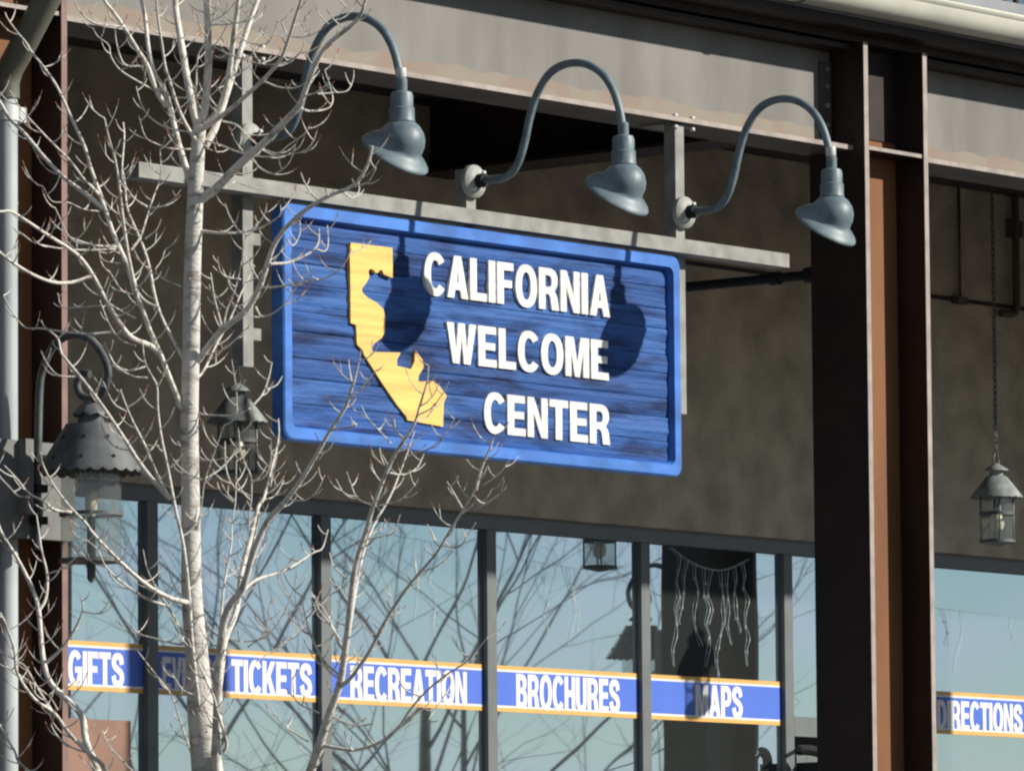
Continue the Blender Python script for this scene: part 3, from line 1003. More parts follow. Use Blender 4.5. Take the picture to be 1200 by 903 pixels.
ln1 = [(5.354, 4.335), (5.512, 4.268), (5.671, 4.232), (5.833, 4.225), (5.979, 4.257), (6.094, 4.302)]
icicles("white icicle light string drooping in the window above the MAPS banner", ln1, hangs(ln1, (5.45, 5.52, 5.59, 5.67, 5.75, 5.83, 5.90, 5.96, 6.04), (0.62, 0.35, 0.45, 0.55, 0.30, 0.66, 0.42, 0.36, 0.58)))
ln2 = [(3.95, 4.20), (4.5, 4.17)]
icicles("few white icicle light strands in the window above the BROCHURES banner", ln2, hangs(ln2, (4.20, 4.42, 4.50), (0.36, 0.34, 0.42)))
ln3 = [(2.8, 4.28), (3.5, 4.24)]
icicles("few white icicle light strands in the window above the RECREATION banner", ln3, hangs(ln3, (2.82, 3.16, 3.24), (0.36, 0.42, 0.50)))
ln4 = [(7.9, 4.10), (8.9, 4.08)]
icicles("few white icicle light strands in the window above the DIRECTIONS banner", ln4, hangs(ln4, (8.02, 8.22, 8.75), (0.20, 0.36, 0.18)))

# ================================================================== THE BARE TREE
TREE_AT = (-4.119, -1.644)
TREE_TURN = -50.72   # degrees, crown drawn facing the street
# trunk and limbs in the tree's own frame: radius at foot, radius at tip, points (across, depth, height) in metres
TRUNK = (0.0882, 0.0247, [(0.145,0.0,-0.05),(0.135,0.0,0.6),(0.105,0,1.6),(0.085,0.0,1.975),(0.082,0.0,2.22),(0.076,0.0,2.466),(0.06,0.0,2.666),(0.036,0.0,2.888),(0.016,0.0,3.17),(-0.001,0.0,3.382),(-0.004,0.0,3.665),(-0.009,0.0,4.091),(-0.001,0.0,4.446),(0.007,0.0,4.781),(0.019,0.0,5.053),(0.026,0.0,5.196),(0.034,0.0,5.303),(0.038,0.0,5.353)])
LIMBS = [
(0.0177,0.0106,[(0.035,0.0,5.329),(0.009,0.046,5.426),(-0.022,0.118,5.58),(-0.049,0.189,5.735),(-0.071,0.251,5.87),(-0.08,0.303,5.984),(-0.094,0.416,6.236)]),
(0.0185,0.0124,[(0.04,0.0,5.343),(0.06,-0.023,5.416),(0.077,-0.074,5.58),(0.08,-0.116,5.716),(0.077,-0.159,5.852),(0.078,-0.201,5.988),(0.074,-0.257,6.169)]),
(0.0141,0.0097,[(0.049,0.0,5.343),(0.122,-0.031,5.414),(0.162,-0.072,5.541),(0.188,-0.126,5.714),(0.208,-0.168,5.85),(0.224,-0.225,6.03)]),
(0.0159,0.0088,[(0.058,0.0,5.257),(0.104,0.029,5.347),(0.141,0.065,5.466),(0.196,0.121,5.655),(0.238,0.162,5.796),(0.275,0.195,5.906),(0.327,0.237,6.048)]),
(0.0115,0.0044,[(0.03,0.0,5.324),(0.109,-0.071,5.361),(0.208,-0.167,5.423),(0.306,-0.268,5.493),(0.384,-0.359,5.564),(0.425,-0.439,5.645),(0.461,-0.526,5.735),(0.481,-0.574,5.784),(0.507,-0.658,5.873)]),
(0.0203,0.0053,[(0.039,0.0,5.039),(0.107,-0.04,5.08),(0.204,-0.107,5.166),(0.301,-0.17,5.242),(0.397,-0.236,5.326),(0.465,-0.286,5.394),(0.495,-0.326,5.464),(0.544,-0.387,5.567),(0.592,-0.428,5.627),(0.687,-0.488,5.692),(0.725,-0.518,5.734),(0.744,-0.548,5.785),(0.769,-0.582,5.845)]),
(0.0150,0.0071,[(0.025,0.0,5.048),(-0.013,0.04,5.149),(-0.053,0.091,5.28),(-0.083,0.138,5.401),(-0.103,0.169,5.483),(-0.128,0.193,5.544),(-0.163,0.219,5.606),(-0.189,0.262,5.718),(-0.205,0.311,5.851),(-0.221,0.341,5.933),(-0.238,0.398,6.088)]),
(0.0115,0.0062,[(-0.108,0.157,5.452),(-0.149,0.134,5.516),(-0.185,0.101,5.617),(-0.23,0.074,5.69),(-0.285,0.042,5.781),(-0.331,0.017,5.845),(-0.358,0.003,5.881),(-0.403,-0.033,5.991)]),
(0.0088,0.0035,[(0.042,0.0,5.257),(-0.016,-0.067,5.344),(-0.051,-0.123,5.422),(-0.071,-0.17,5.491),(-0.092,-0.217,5.56),(-0.103,-0.274,5.646),(-0.114,-0.331,5.732),(-0.12,-0.388,5.818),(-0.122,-0.444,5.903)]),
(0.0053,0.0021,[(-0.194,0.101,5.617),(-0.269,0.074,5.614),(-0.296,0.057,5.65),(-0.311,0.033,5.713),(-0.314,0.016,5.759)]),
(0.0046,0.0018,[(-0.149,0.134,5.512),(-0.223,0.1,5.55),(-0.296,0.064,5.594),(-0.333,0.037,5.647),(-0.341,0.018,5.692),(-0.386,-0.006,5.727),(-0.404,-0.021,5.759)]),
(0.0046,0.0018,[(0.018,0.0,5.319),(-0.094,-0.014,5.338),(-0.169,-0.024,5.384),(-0.206,-0.033,5.445),(-0.224,-0.041,5.511)]),
(0.0046,0.0018,[(0.046,0.0,5.25),(-0.073,-0.061,5.245),(-0.146,-0.1,5.264),(-0.183,-0.124,5.29),(-0.206,-0.168,5.369)]),
(0.0039,0.0018,[(-0.267,0.046,5.772),(-0.386,-0.015,5.778),(-0.44,-0.048,5.807),(-0.471,-0.077,5.851),(-0.483,-0.106,5.903)]),
(0.0042,0.0018,[(0.207,-0.126,5.704),(0.255,-0.148,5.672),(0.322,-0.174,5.663),(0.355,-0.196,5.702),(0.373,-0.223,5.764)]),
(0.0035,0.0014,[(0.389,-0.216,5.746),(0.423,-0.242,5.685),(0.513,-0.278,5.683),(0.608,-0.323,5.737),(0.66,-0.353,5.788)]),
(0.0046,0.0021,[(0.32,-0.279,5.491),(0.381,-0.299,5.464),(0.448,-0.319,5.458),(0.495,-0.335,5.481),(0.542,-0.357,5.534)]),
(0.0053,0.0018,[(0.46,-0.28,5.386),(0.501,-0.252,5.371),(0.575,-0.207,5.386),(0.598,-0.18,5.427),(0.583,-0.14,5.499),(0.563,-0.104,5.562)]),
(0.0046,0.0018,[(0.484,-0.306,5.429),(0.532,-0.335,5.434),(0.58,-0.371,5.466),(0.59,-0.389,5.492)]),
(0.0042,0.0016,[(0.541,-0.34,5.429),(0.606,-0.32,5.436),(0.662,-0.303,5.447),(0.685,-0.287,5.496),(0.688,-0.276,5.536)]),
(0.0053,0.0018,[(0.049,0.0,5.291),(0.126,-0.039,5.261),(0.203,-0.079,5.226),(0.299,-0.127,5.2),(0.394,-0.174,5.198),(0.48,-0.218,5.21),(0.519,-0.246,5.249),(0.537,-0.273,5.297)]),
(0.0046,0.0018,[(0.261,-0.109,5.193),(0.299,-0.143,5.146),(0.357,-0.179,5.122),(0.415,-0.221,5.158),(0.444,-0.264,5.219)]),
(0.0042,0.0018,[(0.058,0.0,5.157),(0.144,-0.027,5.125),(0.22,-0.051,5.092),(0.268,-0.065,5.076)]),
(0.0046,0.0018,[(0.132,0.038,5.371),(0.19,0.021,5.354),(0.238,0.001,5.303),(0.295,-0.021,5.252),(0.362,-0.042,5.225),(0.41,-0.059,5.256),(0.476,-0.084,5.299),(0.504,-0.099,5.34)]),
(0.0039,0.0016,[(0.102,-0.1,5.666),(0.16,-0.138,5.631),(0.237,-0.186,5.595),(0.324,-0.238,5.568),(0.4,-0.284,5.57),(0.467,-0.329,5.6),(0.487,-0.359,5.643)]),
(0.0032,0.0014,[(-0.092,0.172,5.493),(-0.014,0.134,5.485),(0.064,0.097,5.481),(0.113,0.067,5.514),(0.143,0.039,5.558)]),
(0.0035,0.0014,[(0.099,-0.127,5.748),(0.068,-0.159,5.786),(0.051,-0.2,5.846)]),
(0.0053,0.0025,[(0.04,0.0,5.357),(0.028,-0.05,5.45),(0.036,-0.134,5.609),(0.068,-0.17,5.67),(0.113,-0.235,5.783),(0.124,-0.264,5.835)]),
(0.0039,0.0014,[(0.099,-0.131,5.752),(0.171,-0.166,5.748),(0.239,-0.2,5.759),(0.254,-0.225,5.802)]),
(0.0141,0.0035,[(-0.034,0.0,4.187),(-0.042,-0.008,4.172),(-0.072,-0.051,4.248),(-0.094,-0.084,4.306),(-0.128,-0.135,4.396),(-0.163,-0.182,4.478),(-0.193,-0.232,4.567),(-0.214,-0.262,4.62),(-0.23,-0.31,4.708),(-0.245,-0.358,4.797),(-0.259,-0.424,4.92),(-0.269,-0.491,5.042),(-0.275,-0.519,5.095),(-0.284,-0.549,5.149),(-0.304,-0.588,5.218),(-0.32,-0.631,5.296)]),
(0.0079,0.0035,[(-0.032,0.0,4.373),(-0.081,0.039,4.463),(-0.13,0.081,4.563),(-0.16,0.12,4.662),(-0.181,0.162,4.772),(-0.212,0.201,4.872),(-0.251,0.238,4.963),(-0.282,0.27,5.044),(-0.293,0.308,5.145),(-0.304,0.331,5.206),(-0.305,0.343,5.239),(-0.299,0.388,5.361),(-0.305,0.411,5.422)]),
(0.0132,0.0039,[(-0.129,-0.129,4.389),(-0.164,-0.166,4.414),(-0.235,-0.232,4.44),(-0.286,-0.304,4.503),(-0.328,-0.375,4.571),(-0.369,-0.459,4.655),(-0.419,-0.54,4.73),(-0.471,-0.599,4.77),(-0.539,-0.669,4.808),(-0.616,-0.751,4.855),(-0.684,-0.822,4.892),(-0.727,-0.859,4.888),(-0.778,-0.905,4.892)]),
(0.0124,0.0023,[(-0.214,-0.262,4.62),(-0.243,-0.233,4.717),(-0.273,-0.211,4.786),(-0.311,-0.183,4.875),(-0.351,-0.148,4.993),(-0.371,-0.129,5.054),(-0.41,-0.096,5.163),(-0.44,-0.067,5.262),(-0.499,-0.027,5.392),(-0.548,0.007,5.502),(-0.597,0.034,5.582),(-0.666,0.066,5.674),(-0.686,0.077,5.709),(-0.73,0.097,5.765),(-0.769,0.117,5.821),(-0.782,0.126,5.851)]),
(0.0097,0.0062,[(-0.356,-0.148,4.988),(-0.439,-0.087,5.06),(-0.518,-0.031,5.125),(-0.608,0.041,5.221),(-0.699,0.121,5.337),(-0.769,0.177,5.413),(-0.811,0.222,5.487),(-0.872,0.274,5.562)]),
(0.0071,0.0021,[(-0.371,-0.131,5.042),(-0.406,-0.159,5.079),(-0.433,-0.179,5.105),(-0.486,-0.226,5.175),(-0.557,-0.279,5.244),(-0.628,-0.334,5.317),(-0.68,-0.375,5.373),(-0.719,-0.418,5.442)]),
(0.0078,0.0053,[(-0.386,-0.479,4.667),(-0.448,-0.528,4.639),(-0.518,-0.581,4.629),(-0.588,-0.636,4.646),(-0.666,-0.704,4.685),(-0.734,-0.769,4.733),(-0.784,-0.825,4.782)]),
(0.0057,0.0018,[(-0.282,-0.2,4.82),(-0.373,-0.248,4.82),(-0.445,-0.286,4.835),(-0.49,-0.312,4.856),(-0.516,-0.346,4.913),(-0.537,-0.374,4.961)]),
(0.0046,0.0018,[(-0.3,-0.212,4.81),(-0.4,-0.264,4.8),(-0.508,-0.32,4.799),(-0.616,-0.378,4.816),(-0.669,-0.411,4.85),(-0.722,-0.445,4.884)]),
(0.0057,0.0018,[(-0.315,-0.286,4.459),(-0.398,-0.311,4.449),(-0.489,-0.34,4.453),(-0.598,-0.374,4.466),(-0.661,-0.394,4.469),(-0.706,-0.416,4.523),(-0.746,-0.441,4.595)]),
(0.0064,0.0039,[(-0.15,0.096,4.602),(-0.197,0.106,4.628),(-0.231,0.117,4.672),(-0.246,0.128,4.731),(-0.294,0.145,4.8)]),
(0.0042,0.0018,[(-0.195,0.258,5.042),(-0.25,0.224,5.077),(-0.291,0.185,5.139),(-0.299,0.161,5.184)]),
(0.0053,0.0018,[(-0.227,-0.352,4.788),(-0.191,-0.325,4.847),(-0.165,-0.289,4.936),(-0.139,-0.254,5.025),(-0.112,-0.218,5.114),(-0.118,-0.176,5.226)]),
(0.0042,0.0018,[(-0.156,-0.276,4.97),(-0.099,-0.29,4.977),(-0.052,-0.303,5.008),(-0.026,-0.313,5.04)]),
(0.0042,0.0018,[(-0.202,0.21,4.902),(-0.154,0.186,4.937),(-0.133,0.168,4.978)]),
(0.0039,0.0016,[(-0.223,-0.262,4.615),(-0.268,-0.287,4.627),(-0.299,-0.315,4.671),(-0.318,-0.334,4.702)]),
(0.0039,0.0016,[(-0.289,0.143,4.79),(-0.362,0.178,4.804),(-0.392,0.198,4.835),(-0.396,0.231,4.906)]),
(0.0039,0.0016,[(-0.217,-0.213,4.522),(-0.271,-0.245,4.547),(-0.316,-0.272,4.573),(-0.334,-0.289,4.599),(-0.317,-0.323,4.661)]),
(0.0035,0.0016,[(-0.041,0.0,4.676),(-0.118,0.033,4.714),(-0.151,0.051,4.749),(-0.129,0.069,4.789),(-0.111,0.091,4.844)]),
(0.0046,0.0018,[(-0.218,-0.207,4.41),(-0.275,-0.183,4.432),(-0.324,-0.154,4.492),(-0.373,-0.105,4.61)]),
(0.0046,0.0018,[(-0.176,-0.116,4.334),(-0.249,-0.155,4.312),(-0.303,-0.185,4.333),(-0.329,-0.215,4.382),(-0.347,-0.238,4.422)]),
(0.0039,0.0016,[(-0.373,-0.111,4.586),(-0.47,-0.064,4.585),(-0.533,-0.033,4.591),(-0.554,-0.004,4.652)]),
(0.0035,0.0016,[(-0.365,-0.148,4.974),(-0.433,-0.184,4.979),(-0.496,-0.219,5.004),(-0.559,-0.252,5.005),(-0.594,-0.288,5.062)]),
(0.0106,0.0032,[(-0.089,0.0,3.794),(-0.14,0.041,3.846),(-0.219,0.114,3.948),(-0.289,0.187,4.059),(-0.369,0.268,4.181),(-0.45,0.345,4.294),(-0.541,0.425,4.409),(-0.571,0.453,4.45),(-0.588,0.489,4.514),(-0.634,0.523,4.557),(-0.654,0.539,4.578)]),
(0.0079,0.0025,[(-0.092,0.0,3.796),(-0.145,-0.035,3.897),(-0.189,-0.072,4.007),(-0.234,-0.103,4.098),(-0.261,-0.125,4.162),(-0.287,-0.149,4.236)]),
(0.0039,0.0018,[(-0.133,-0.067,4.007),(-0.181,-0.049,4.013),(-0.21,-0.036,4.029)]),
(0.0046,0.0018,[(-0.261,-0.12,4.144),(-0.316,-0.14,4.18),(-0.356,-0.169,4.267)]),
(0.0042,0.0018,[(-0.264,0.16,4.009),(-0.327,0.191,4.026),(-0.366,0.219,4.072),(-0.392,0.25,4.132)]),
(0.0042,0.0018,[(-0.176,-0.121,4.284),(-0.24,-0.154,4.291),(-0.303,-0.193,4.33),(-0.329,-0.223,4.379),(-0.346,-0.248,4.423)]),
(0.0042,0.0018,[(-0.5,0.385,4.342),(-0.575,0.362,4.345),(-0.621,0.343,4.391),(-0.648,0.324,4.447)]),
(0.0106,0.0028,[(0.073,0.0,2.553),(0.044,-0.032,2.816),(0.018,-0.058,3.026),(0.002,-0.079,3.201),(-0.01,-0.104,3.411),(-0.029,-0.126,3.589),(-0.06,-0.144,3.736),(-0.09,-0.165,3.903),(-0.116,-0.181,4.033),(-0.129,-0.195,4.144),(-0.132,-0.206,4.239),(-0.153,-0.212,4.284),(-0.18,-0.22,4.34),(-0.19,-0.23,4.424)]),
(0.0115,0.0025,[(-0.014,-0.098,3.355),(-0.078,-0.16,3.369),(-0.154,-0.243,3.406),(-0.232,-0.34,3.467),(-0.318,-0.459,3.549),(-0.381,-0.554,3.619),(-0.4,-0.588,3.648),(-0.466,-0.685,3.717),(-0.524,-0.787,3.799),(-0.556,-0.865,3.868),(-0.56,-0.907,3.909)]),
(0.0071,0.0018,[(-0.454,-0.661,3.688),(-0.519,-0.704,3.695),(-0.565,-0.741,3.731),(-0.615,-0.778,3.756),(-0.666,-0.831,3.817),(-0.709,-0.872,3.862)]),
(0.0046,0.0018,[(-0.616,-0.773,3.742),(-0.663,-0.745,3.749),(-0.702,-0.713,3.789),(-0.742,-0.679,3.834),(-0.772,-0.644,3.887)]),
(0.0067,0.0018,[(-0.105,-0.17,3.34),(-0.191,-0.218,3.373),(-0.281,-0.276,3.435),(-0.337,-0.318,3.491),(-0.369,-0.357,3.559),(-0.414,-0.389,3.598)]),
(0.0071,0.0021,[(0.021,0.0,3.095),(-0.016,0.038,3.187),(-0.065,0.057,3.194),(-0.162,0.097,3.221),(-0.234,0.126,3.247),(-0.284,0.157,3.309)]),
(0.0057,0.0018,[(-0.022,-0.079,3.209),(-0.08,-0.101,3.315),(-0.137,-0.121,3.408),(-0.177,-0.138,3.49),(-0.194,-0.153,3.572)]),
(0.0053,0.0018,[(0.019,0.0,2.67),(-0.035,-0.088,2.832),(-0.078,-0.163,2.97),(-0.145,-0.222,3.061),(-0.222,-0.29,3.163)]),
(0.0046,0.0018,[(0.023,-0.052,2.974),(-0.035,-0.071,2.997),(-0.081,-0.096,3.067)]),
(0.0230,0.0053,[(0.068,0.0,2.01),(-0.045,0.083,2.188),(-0.226,0.174,2.332),(-0.372,0.254,2.477),(-0.415,0.336,2.683),(-0.466,0.388,2.809),(-0.493,0.436,2.931),(-0.618,0.503,3.056),(-0.658,0.553,3.179),(-0.681,0.629,3.378),(-0.714,0.669,3.478),(-0.779,0.722,3.604),(-0.843,0.766,3.705),(-0.869,0.792,3.768)]),
(0.0081,0.0025,[(-0.678,0.629,3.378),(-0.651,0.639,3.427),(-0.646,0.656,3.525),(-0.672,0.676,3.636),(-0.685,0.691,3.723),(-0.694,0.701,3.784)]),
(0.0078,0.0028,[(-0.639,0.541,3.152),(-0.582,0.504,3.2),(-0.518,0.453,3.281),(-0.479,0.408,3.362),(-0.483,0.384,3.409)]),
(0.0042,0.0018,[(-0.652,0.659,3.531),(-0.578,0.636,3.553),(-0.516,0.612,3.606),(-0.48,0.59,3.671)]),
(0.0039,0.0018,[(-0.479,0.408,3.356),(-0.404,0.372,3.347),(-0.341,0.321,3.427)]),
(0.0106,0.0035,[(-0.336,0.244,2.494),(-0.366,0.113,2.674),(-0.432,0.04,2.746),(-0.509,-0.042,2.826),(-0.563,-0.113,2.905),(-0.64,-0.184,2.961),(-0.704,-0.274,3.063),(-0.71,-0.341,3.153),(-0.739,-0.42,3.253),(-0.759,-0.457,3.298)]),
(0.0053,0.0018,[(-0.563,-0.113,2.9),(-0.63,-0.166,3.009),(-0.674,-0.204,3.09),(-0.708,-0.222,3.113),(-0.775,-0.256,3.158),(-0.808,-0.279,3.204)]),
(0.0053,0.0025,[(-0.432,0.04,2.746),(-0.5,0.003,2.769),(-0.557,-0.035,2.815),(-0.581,-0.062,2.861)]),
(0.0071,0.0035,[(-0.335,0.234,2.441),(-0.685,0.105,2.676),(-0.742,0.074,2.762),(-0.798,0.039,2.861),(-0.844,0.014,2.926)]),
(0.0042,0.0018,[(-0.574,0.478,3.006),(-0.585,0.456,2.945),(-0.625,0.43,3.004),(-0.753,0.372,3.098),(-0.822,0.343,3.133)]),
(0.0039,0.0018,[(-0.237,0.146,2.654),(-0.298,0.179,2.715),(-0.36,0.216,2.789),(-0.391,0.243,2.85)]),
(0.0194,0.0028,[(0.087,0.0,2.553),(0.085,0.058,2.672),(0.08,0.118,2.793),(0.084,0.177,2.914),(0.105,0.261,3.085),(0.12,0.327,3.22),(0.166,0.396,3.356),(0.187,0.48,3.53),(0.221,0.547,3.668),(0.244,0.602,3.781),(0.254,0.618,3.813),(0.273,0.635,3.844),(0.291,0.669,3.914),(0.309,0.708,3.994),(0.327,0.747,4.075),(0.334,0.775,4.136),(0.331,0.803,4.197)]),
(0.0064,0.0018,[(0.168,0.406,3.369),(0.207,0.352,3.497),(0.243,0.294,3.637),(0.267,0.246,3.753),(0.226,0.222,3.706),(0.238,0.184,3.798),(0.24,0.146,3.89),(0.217,0.122,3.945),(0.2,0.098,4.0),(0.19,0.06,4.091)]),
(0.0230,0.0035,[(0.105,0.0,2.536),(0.097,-0.06,2.674),(0.109,-0.149,2.88),(0.117,-0.223,3.051),(0.143,-0.312,3.256),(0.18,-0.352,3.34),(0.223,-0.381,3.39),(0.275,-0.451,3.542),(0.333,-0.508,3.659),(0.401,-0.55,3.728),(0.465,-0.594,3.807),(0.533,-0.647,3.906),(0.59,-0.696,4.001),(0.657,-0.747,4.096),(0.686,-0.785,4.175),(0.705,-0.814,4.238),(0.723,-0.849,4.313)]),
(0.0064,0.0018,[(0.092,0.24,3.041),(0.098,0.282,3.186),(0.114,0.357,3.44),(0.144,0.411,3.623),(0.147,0.44,3.726),(0.161,0.468,3.822),(0.163,0.517,3.992)]),
(0.0078,0.0021,[(0.21,-0.37,3.371),(0.278,-0.296,3.434),(0.369,-0.217,3.468),(0.437,-0.153,3.508),(0.506,-0.085,3.559),(0.541,-0.053,3.579),(0.563,0.012,3.661)]),
(0.0053,0.0018,[(0.301,0.661,3.894),(0.315,0.676,3.972),(0.329,0.687,4.031)]),
(0.0046,0.0018,[(0.419,-0.561,3.741),(0.485,-0.594,3.734),(0.532,-0.623,3.763),(0.57,-0.662,3.829)]),
(0.0042,0.0018,[(0.533,-0.653,3.917),(0.58,-0.667,3.925),(0.613,-0.686,3.973)]),
(0.0039,0.0018,[(0.595,-0.702,4.013),(0.655,-0.733,4.013),(0.702,-0.758,4.026)]),
(0.0049,0.0018,[(0.675,-0.761,4.127),(0.712,-0.782,4.161),(0.75,-0.805,4.2),(0.782,-0.825,4.234)]),
(0.0042,0.0018,[(0.685,-0.792,4.192),(0.676,-0.768,4.241),(0.671,-0.745,4.289)]),
(0.0049,0.0018,[(0.234,0.175,3.816),(0.166,0.205,3.857),(0.132,0.238,3.936),(0.126,0.283,4.055)]),
(0.0046,0.0018,[(0.244,0.151,3.876),(0.292,0.131,3.888),(0.322,0.106,3.943),(0.327,0.065,4.043)]),
(0.0042,0.0018,[(0.259,0.626,3.833),(0.32,0.658,3.855),(0.357,0.696,3.925)]),
(0.0042,0.0018,[(0.15,0.464,3.817),(0.097,0.491,3.862),(0.082,0.507,3.902)]),
(0.0049,0.0018,[(0.005,0.0,3.597),(0.036,-0.05,3.715),(0.058,-0.107,3.851),(0.098,-0.154,3.96),(0.143,-0.206,4.076)]),
(0.0042,0.0018,[(0.049,-0.107,3.861),(-0.018,-0.071,3.893),(-0.067,-0.038,3.943),(-0.087,-0.017,3.982)]),
(0.0039,0.0018,[(0.136,0.255,3.985),(0.059,0.293,3.975),(-0.029,0.336,3.994),(-0.078,0.376,4.065)]),
(0.0042,0.0018,[(0.058,-0.113,3.865),(0.113,-0.087,3.9),(0.159,-0.06,3.948),(0.196,-0.036,3.997)]),
(0.0039,0.0018,[(-0.004,0.0,3.644),(-0.049,-0.033,3.689),(-0.076,-0.065,3.743)]),
(0.0088,0.0025,[(0.131,-0.093,2.742),(0.144,-0.119,2.782),(0.113,-0.193,2.896),(0.097,-0.237,2.964),(0.065,-0.285,3.032),(0.001,-0.393,3.191)]),
(0.0046,0.0018,[(0.132,0.336,3.233),(0.193,0.305,3.218),(0.278,0.263,3.227),(0.352,0.213,3.295),(0.415,0.142,3.421),(0.431,0.105,3.49)]),
(0.0032,0.0016,[(0.251,0.284,3.131),(0.311,0.305,3.171),(0.406,0.341,3.244),(0.491,0.379,3.342),(0.598,0.424,3.451)]),
(0.0039,0.0014,[(0.217,0.294,3.193),(0.29,0.267,3.251),(0.31,0.234,3.357),(0.326,0.219,3.403)]),
(0.0265,0.0028,[(0.082,0.0,2.045),(0.209,-0.081,2.2),(0.334,-0.15,2.319),(0.425,-0.217,2.456),(0.495,-0.302,2.651),(0.531,-0.344,2.746),(0.568,-0.393,2.858),(0.612,-0.444,2.973),(0.63,-0.473,3.041),(0.658,-0.55,3.223),(0.681,-0.627,3.405),(0.704,-0.67,3.505),(0.74,-0.716,3.608),(0.761,-0.747,3.678),(0.819,-0.812,3.82),(0.865,-0.853,3.906),(0.931,-0.902,4.0),(0.959,-0.937,4.079),(0.988,-0.977,4.168),(0.996,-1.007,4.237)]),
(0.0088,0.0021,[(0.638,-0.483,3.061),(0.678,-0.366,3.353),(0.712,-0.293,3.532),(0.754,-0.244,3.651),(0.823,-0.187,3.778),(0.869,-0.138,3.894),(0.897,-0.106,3.971),(0.925,-0.071,4.059)]),
(0.0097,0.0025,[(0.612,-0.448,2.98),(0.662,-0.492,3.015),(0.694,-0.529,3.054),(0.744,-0.589,3.12),(0.812,-0.69,3.237),(0.873,-0.769,3.325),(0.94,-0.846,3.405),(1.017,-0.929,3.484),(1.059,-0.986,3.547),(1.118,-1.065,3.633),(1.173,-1.141,3.715),(1.201,-1.21,3.8),(1.232,-1.265,3.863),(1.257,-1.317,3.926)]),
(0.0078,0.0021,[(0.545,-0.35,2.753),(0.675,-0.413,2.731),(0.791,-0.472,2.763),(0.865,-0.52,2.825),(0.904,-0.554,2.882),(0.971,-0.604,2.955),(1.051,-0.654,3.017),(1.127,-0.698,3.062),(1.166,-0.725,3.098),(1.221,-0.767,3.16)]),
(0.0053,0.0018,[(0.616,-0.469,3.034),(0.552,-0.507,3.098),(0.496,-0.565,3.223),(0.47,-0.618,3.348)]),
(0.0053,0.0018,[(0.632,-0.512,3.136),(0.576,-0.456,3.264),(0.516,-0.411,3.361)]),
(0.0042,0.0018,[(0.836,-0.817,3.823),(0.89,-0.789,3.818),(0.945,-0.757,3.85),(0.972,-0.725,3.907)]),
(0.0042,0.0018,[(0.77,-0.755,3.696),(0.706,-0.719,3.727),(0.678,-0.688,3.784),(0.659,-0.658,3.842)]),
(0.0039,0.0018,[(0.706,-0.715,3.736),(0.651,-0.733,3.749),(0.616,-0.754,3.807)]),
(0.0042,0.0018,[(0.788,-0.755,3.696),(0.871,-0.781,3.716),(0.927,-0.804,3.764),(0.95,-0.818,3.799)]),
(0.0039,0.0018,[(0.908,-0.106,3.967),(0.974,-0.139,3.973),(1.04,-0.181,4.02),(1.092,-0.229,4.095)]),
(0.0039,0.0018,[(0.893,-0.878,3.949),(0.866,-0.901,3.984),(0.84,-0.935,4.041)]),
(0.0035,0.0018,[(0.842,-0.859,3.938),(0.793,-0.897,3.99),(0.749,-0.932,4.037),(0.727,-0.958,4.08)]),
(0.0035,0.0018,[(0.949,-0.924,4.045),(1.004,-0.943,4.07),(1.05,-0.965,4.123),(1.077,-0.982,4.171)]),
(0.0035,0.0018,[(0.818,-0.822,3.845),(0.8,-0.797,3.893),(0.795,-0.78,3.927)]),
(0.0039,0.0018,[(0.588,-0.696,4.005),(0.643,-0.725,4.011),(0.699,-0.753,4.019)]),
(0.0053,0.0018,[(1.156,-1.094,3.657),(1.219,-1.131,3.689),(1.247,-1.157,3.727)]),
(0.0053,0.0018,[(1.174,-1.099,3.652),(1.237,-1.135,3.68),(1.278,-1.164,3.713),(1.295,-1.189,3.756)]),
(0.0046,0.0018,[(1.127,-1.084,3.658),(1.093,-1.106,3.719),(1.067,-1.123,3.763)]),
(0.0046,0.0018,[(1.211,-1.167,3.74),(1.274,-1.207,3.782),(1.32,-1.248,3.841)]),
(0.0053,0.0018,[(1.185,-1.15,3.724),(1.212,-1.171,3.821),(1.244,-1.187,3.892),(1.257,-1.197,3.936)]),
(0.0042,0.0018,[(0.744,-0.589,3.119),(0.813,-0.63,3.23),(0.833,-0.665,3.342)]),
(0.0042,0.0018,[(0.941,-0.846,3.405),(0.936,-0.821,3.455),(0.936,-0.802,3.494)]),
(0.0042,0.0018,[(1.047,-0.965,3.519),(1.114,-0.999,3.511),(1.152,-1.032,3.561),(1.181,-1.059,3.601)]),
(0.0042,0.0018,[(1.019,-0.965,3.538),(1.001,-0.986,3.575),(0.987,-1.003,3.602)]),
(0.0042,0.0018,[(0.711,-0.693,3.561),(0.788,-0.717,3.573),(0.846,-0.735,3.59),(0.875,-0.759,3.66)]),
(0.0042,0.0018,[(0.652,-0.627,3.413),(0.603,-0.592,3.464),(0.584,-0.561,3.524)]),
(0.0042,0.0018,[(1.069,-0.66,3.017),(1.069,-0.684,2.968),(0.993,-0.754,2.851),(0.979,-0.777,2.809)]),
(0.0046,0.0018,[(0.626,-0.462,3.012),(0.569,-0.485,3.059),(0.513,-0.524,3.172),(0.476,-0.551,3.247),(0.468,-0.583,3.351)]),
(0.0046,0.0018,[(0.623,-0.498,3.173),(0.581,-0.539,3.238),(0.535,-0.581,3.303),(0.522,-0.606,3.349)]),
(0.0053,0.0025,[(0.585,-0.399,2.871),(0.643,-0.419,2.841),(0.691,-0.434,2.827),(0.759,-0.455,2.838)]),
(0.0039,0.0018,[(0.535,-0.399,2.883),(0.444,-0.431,2.928),(0.428,-0.46,3.02)]),
(0.0039,0.0018,[(0.487,-0.35,2.769),(0.415,-0.307,2.818),(0.362,-0.272,2.867),(0.332,-0.244,2.915)]),
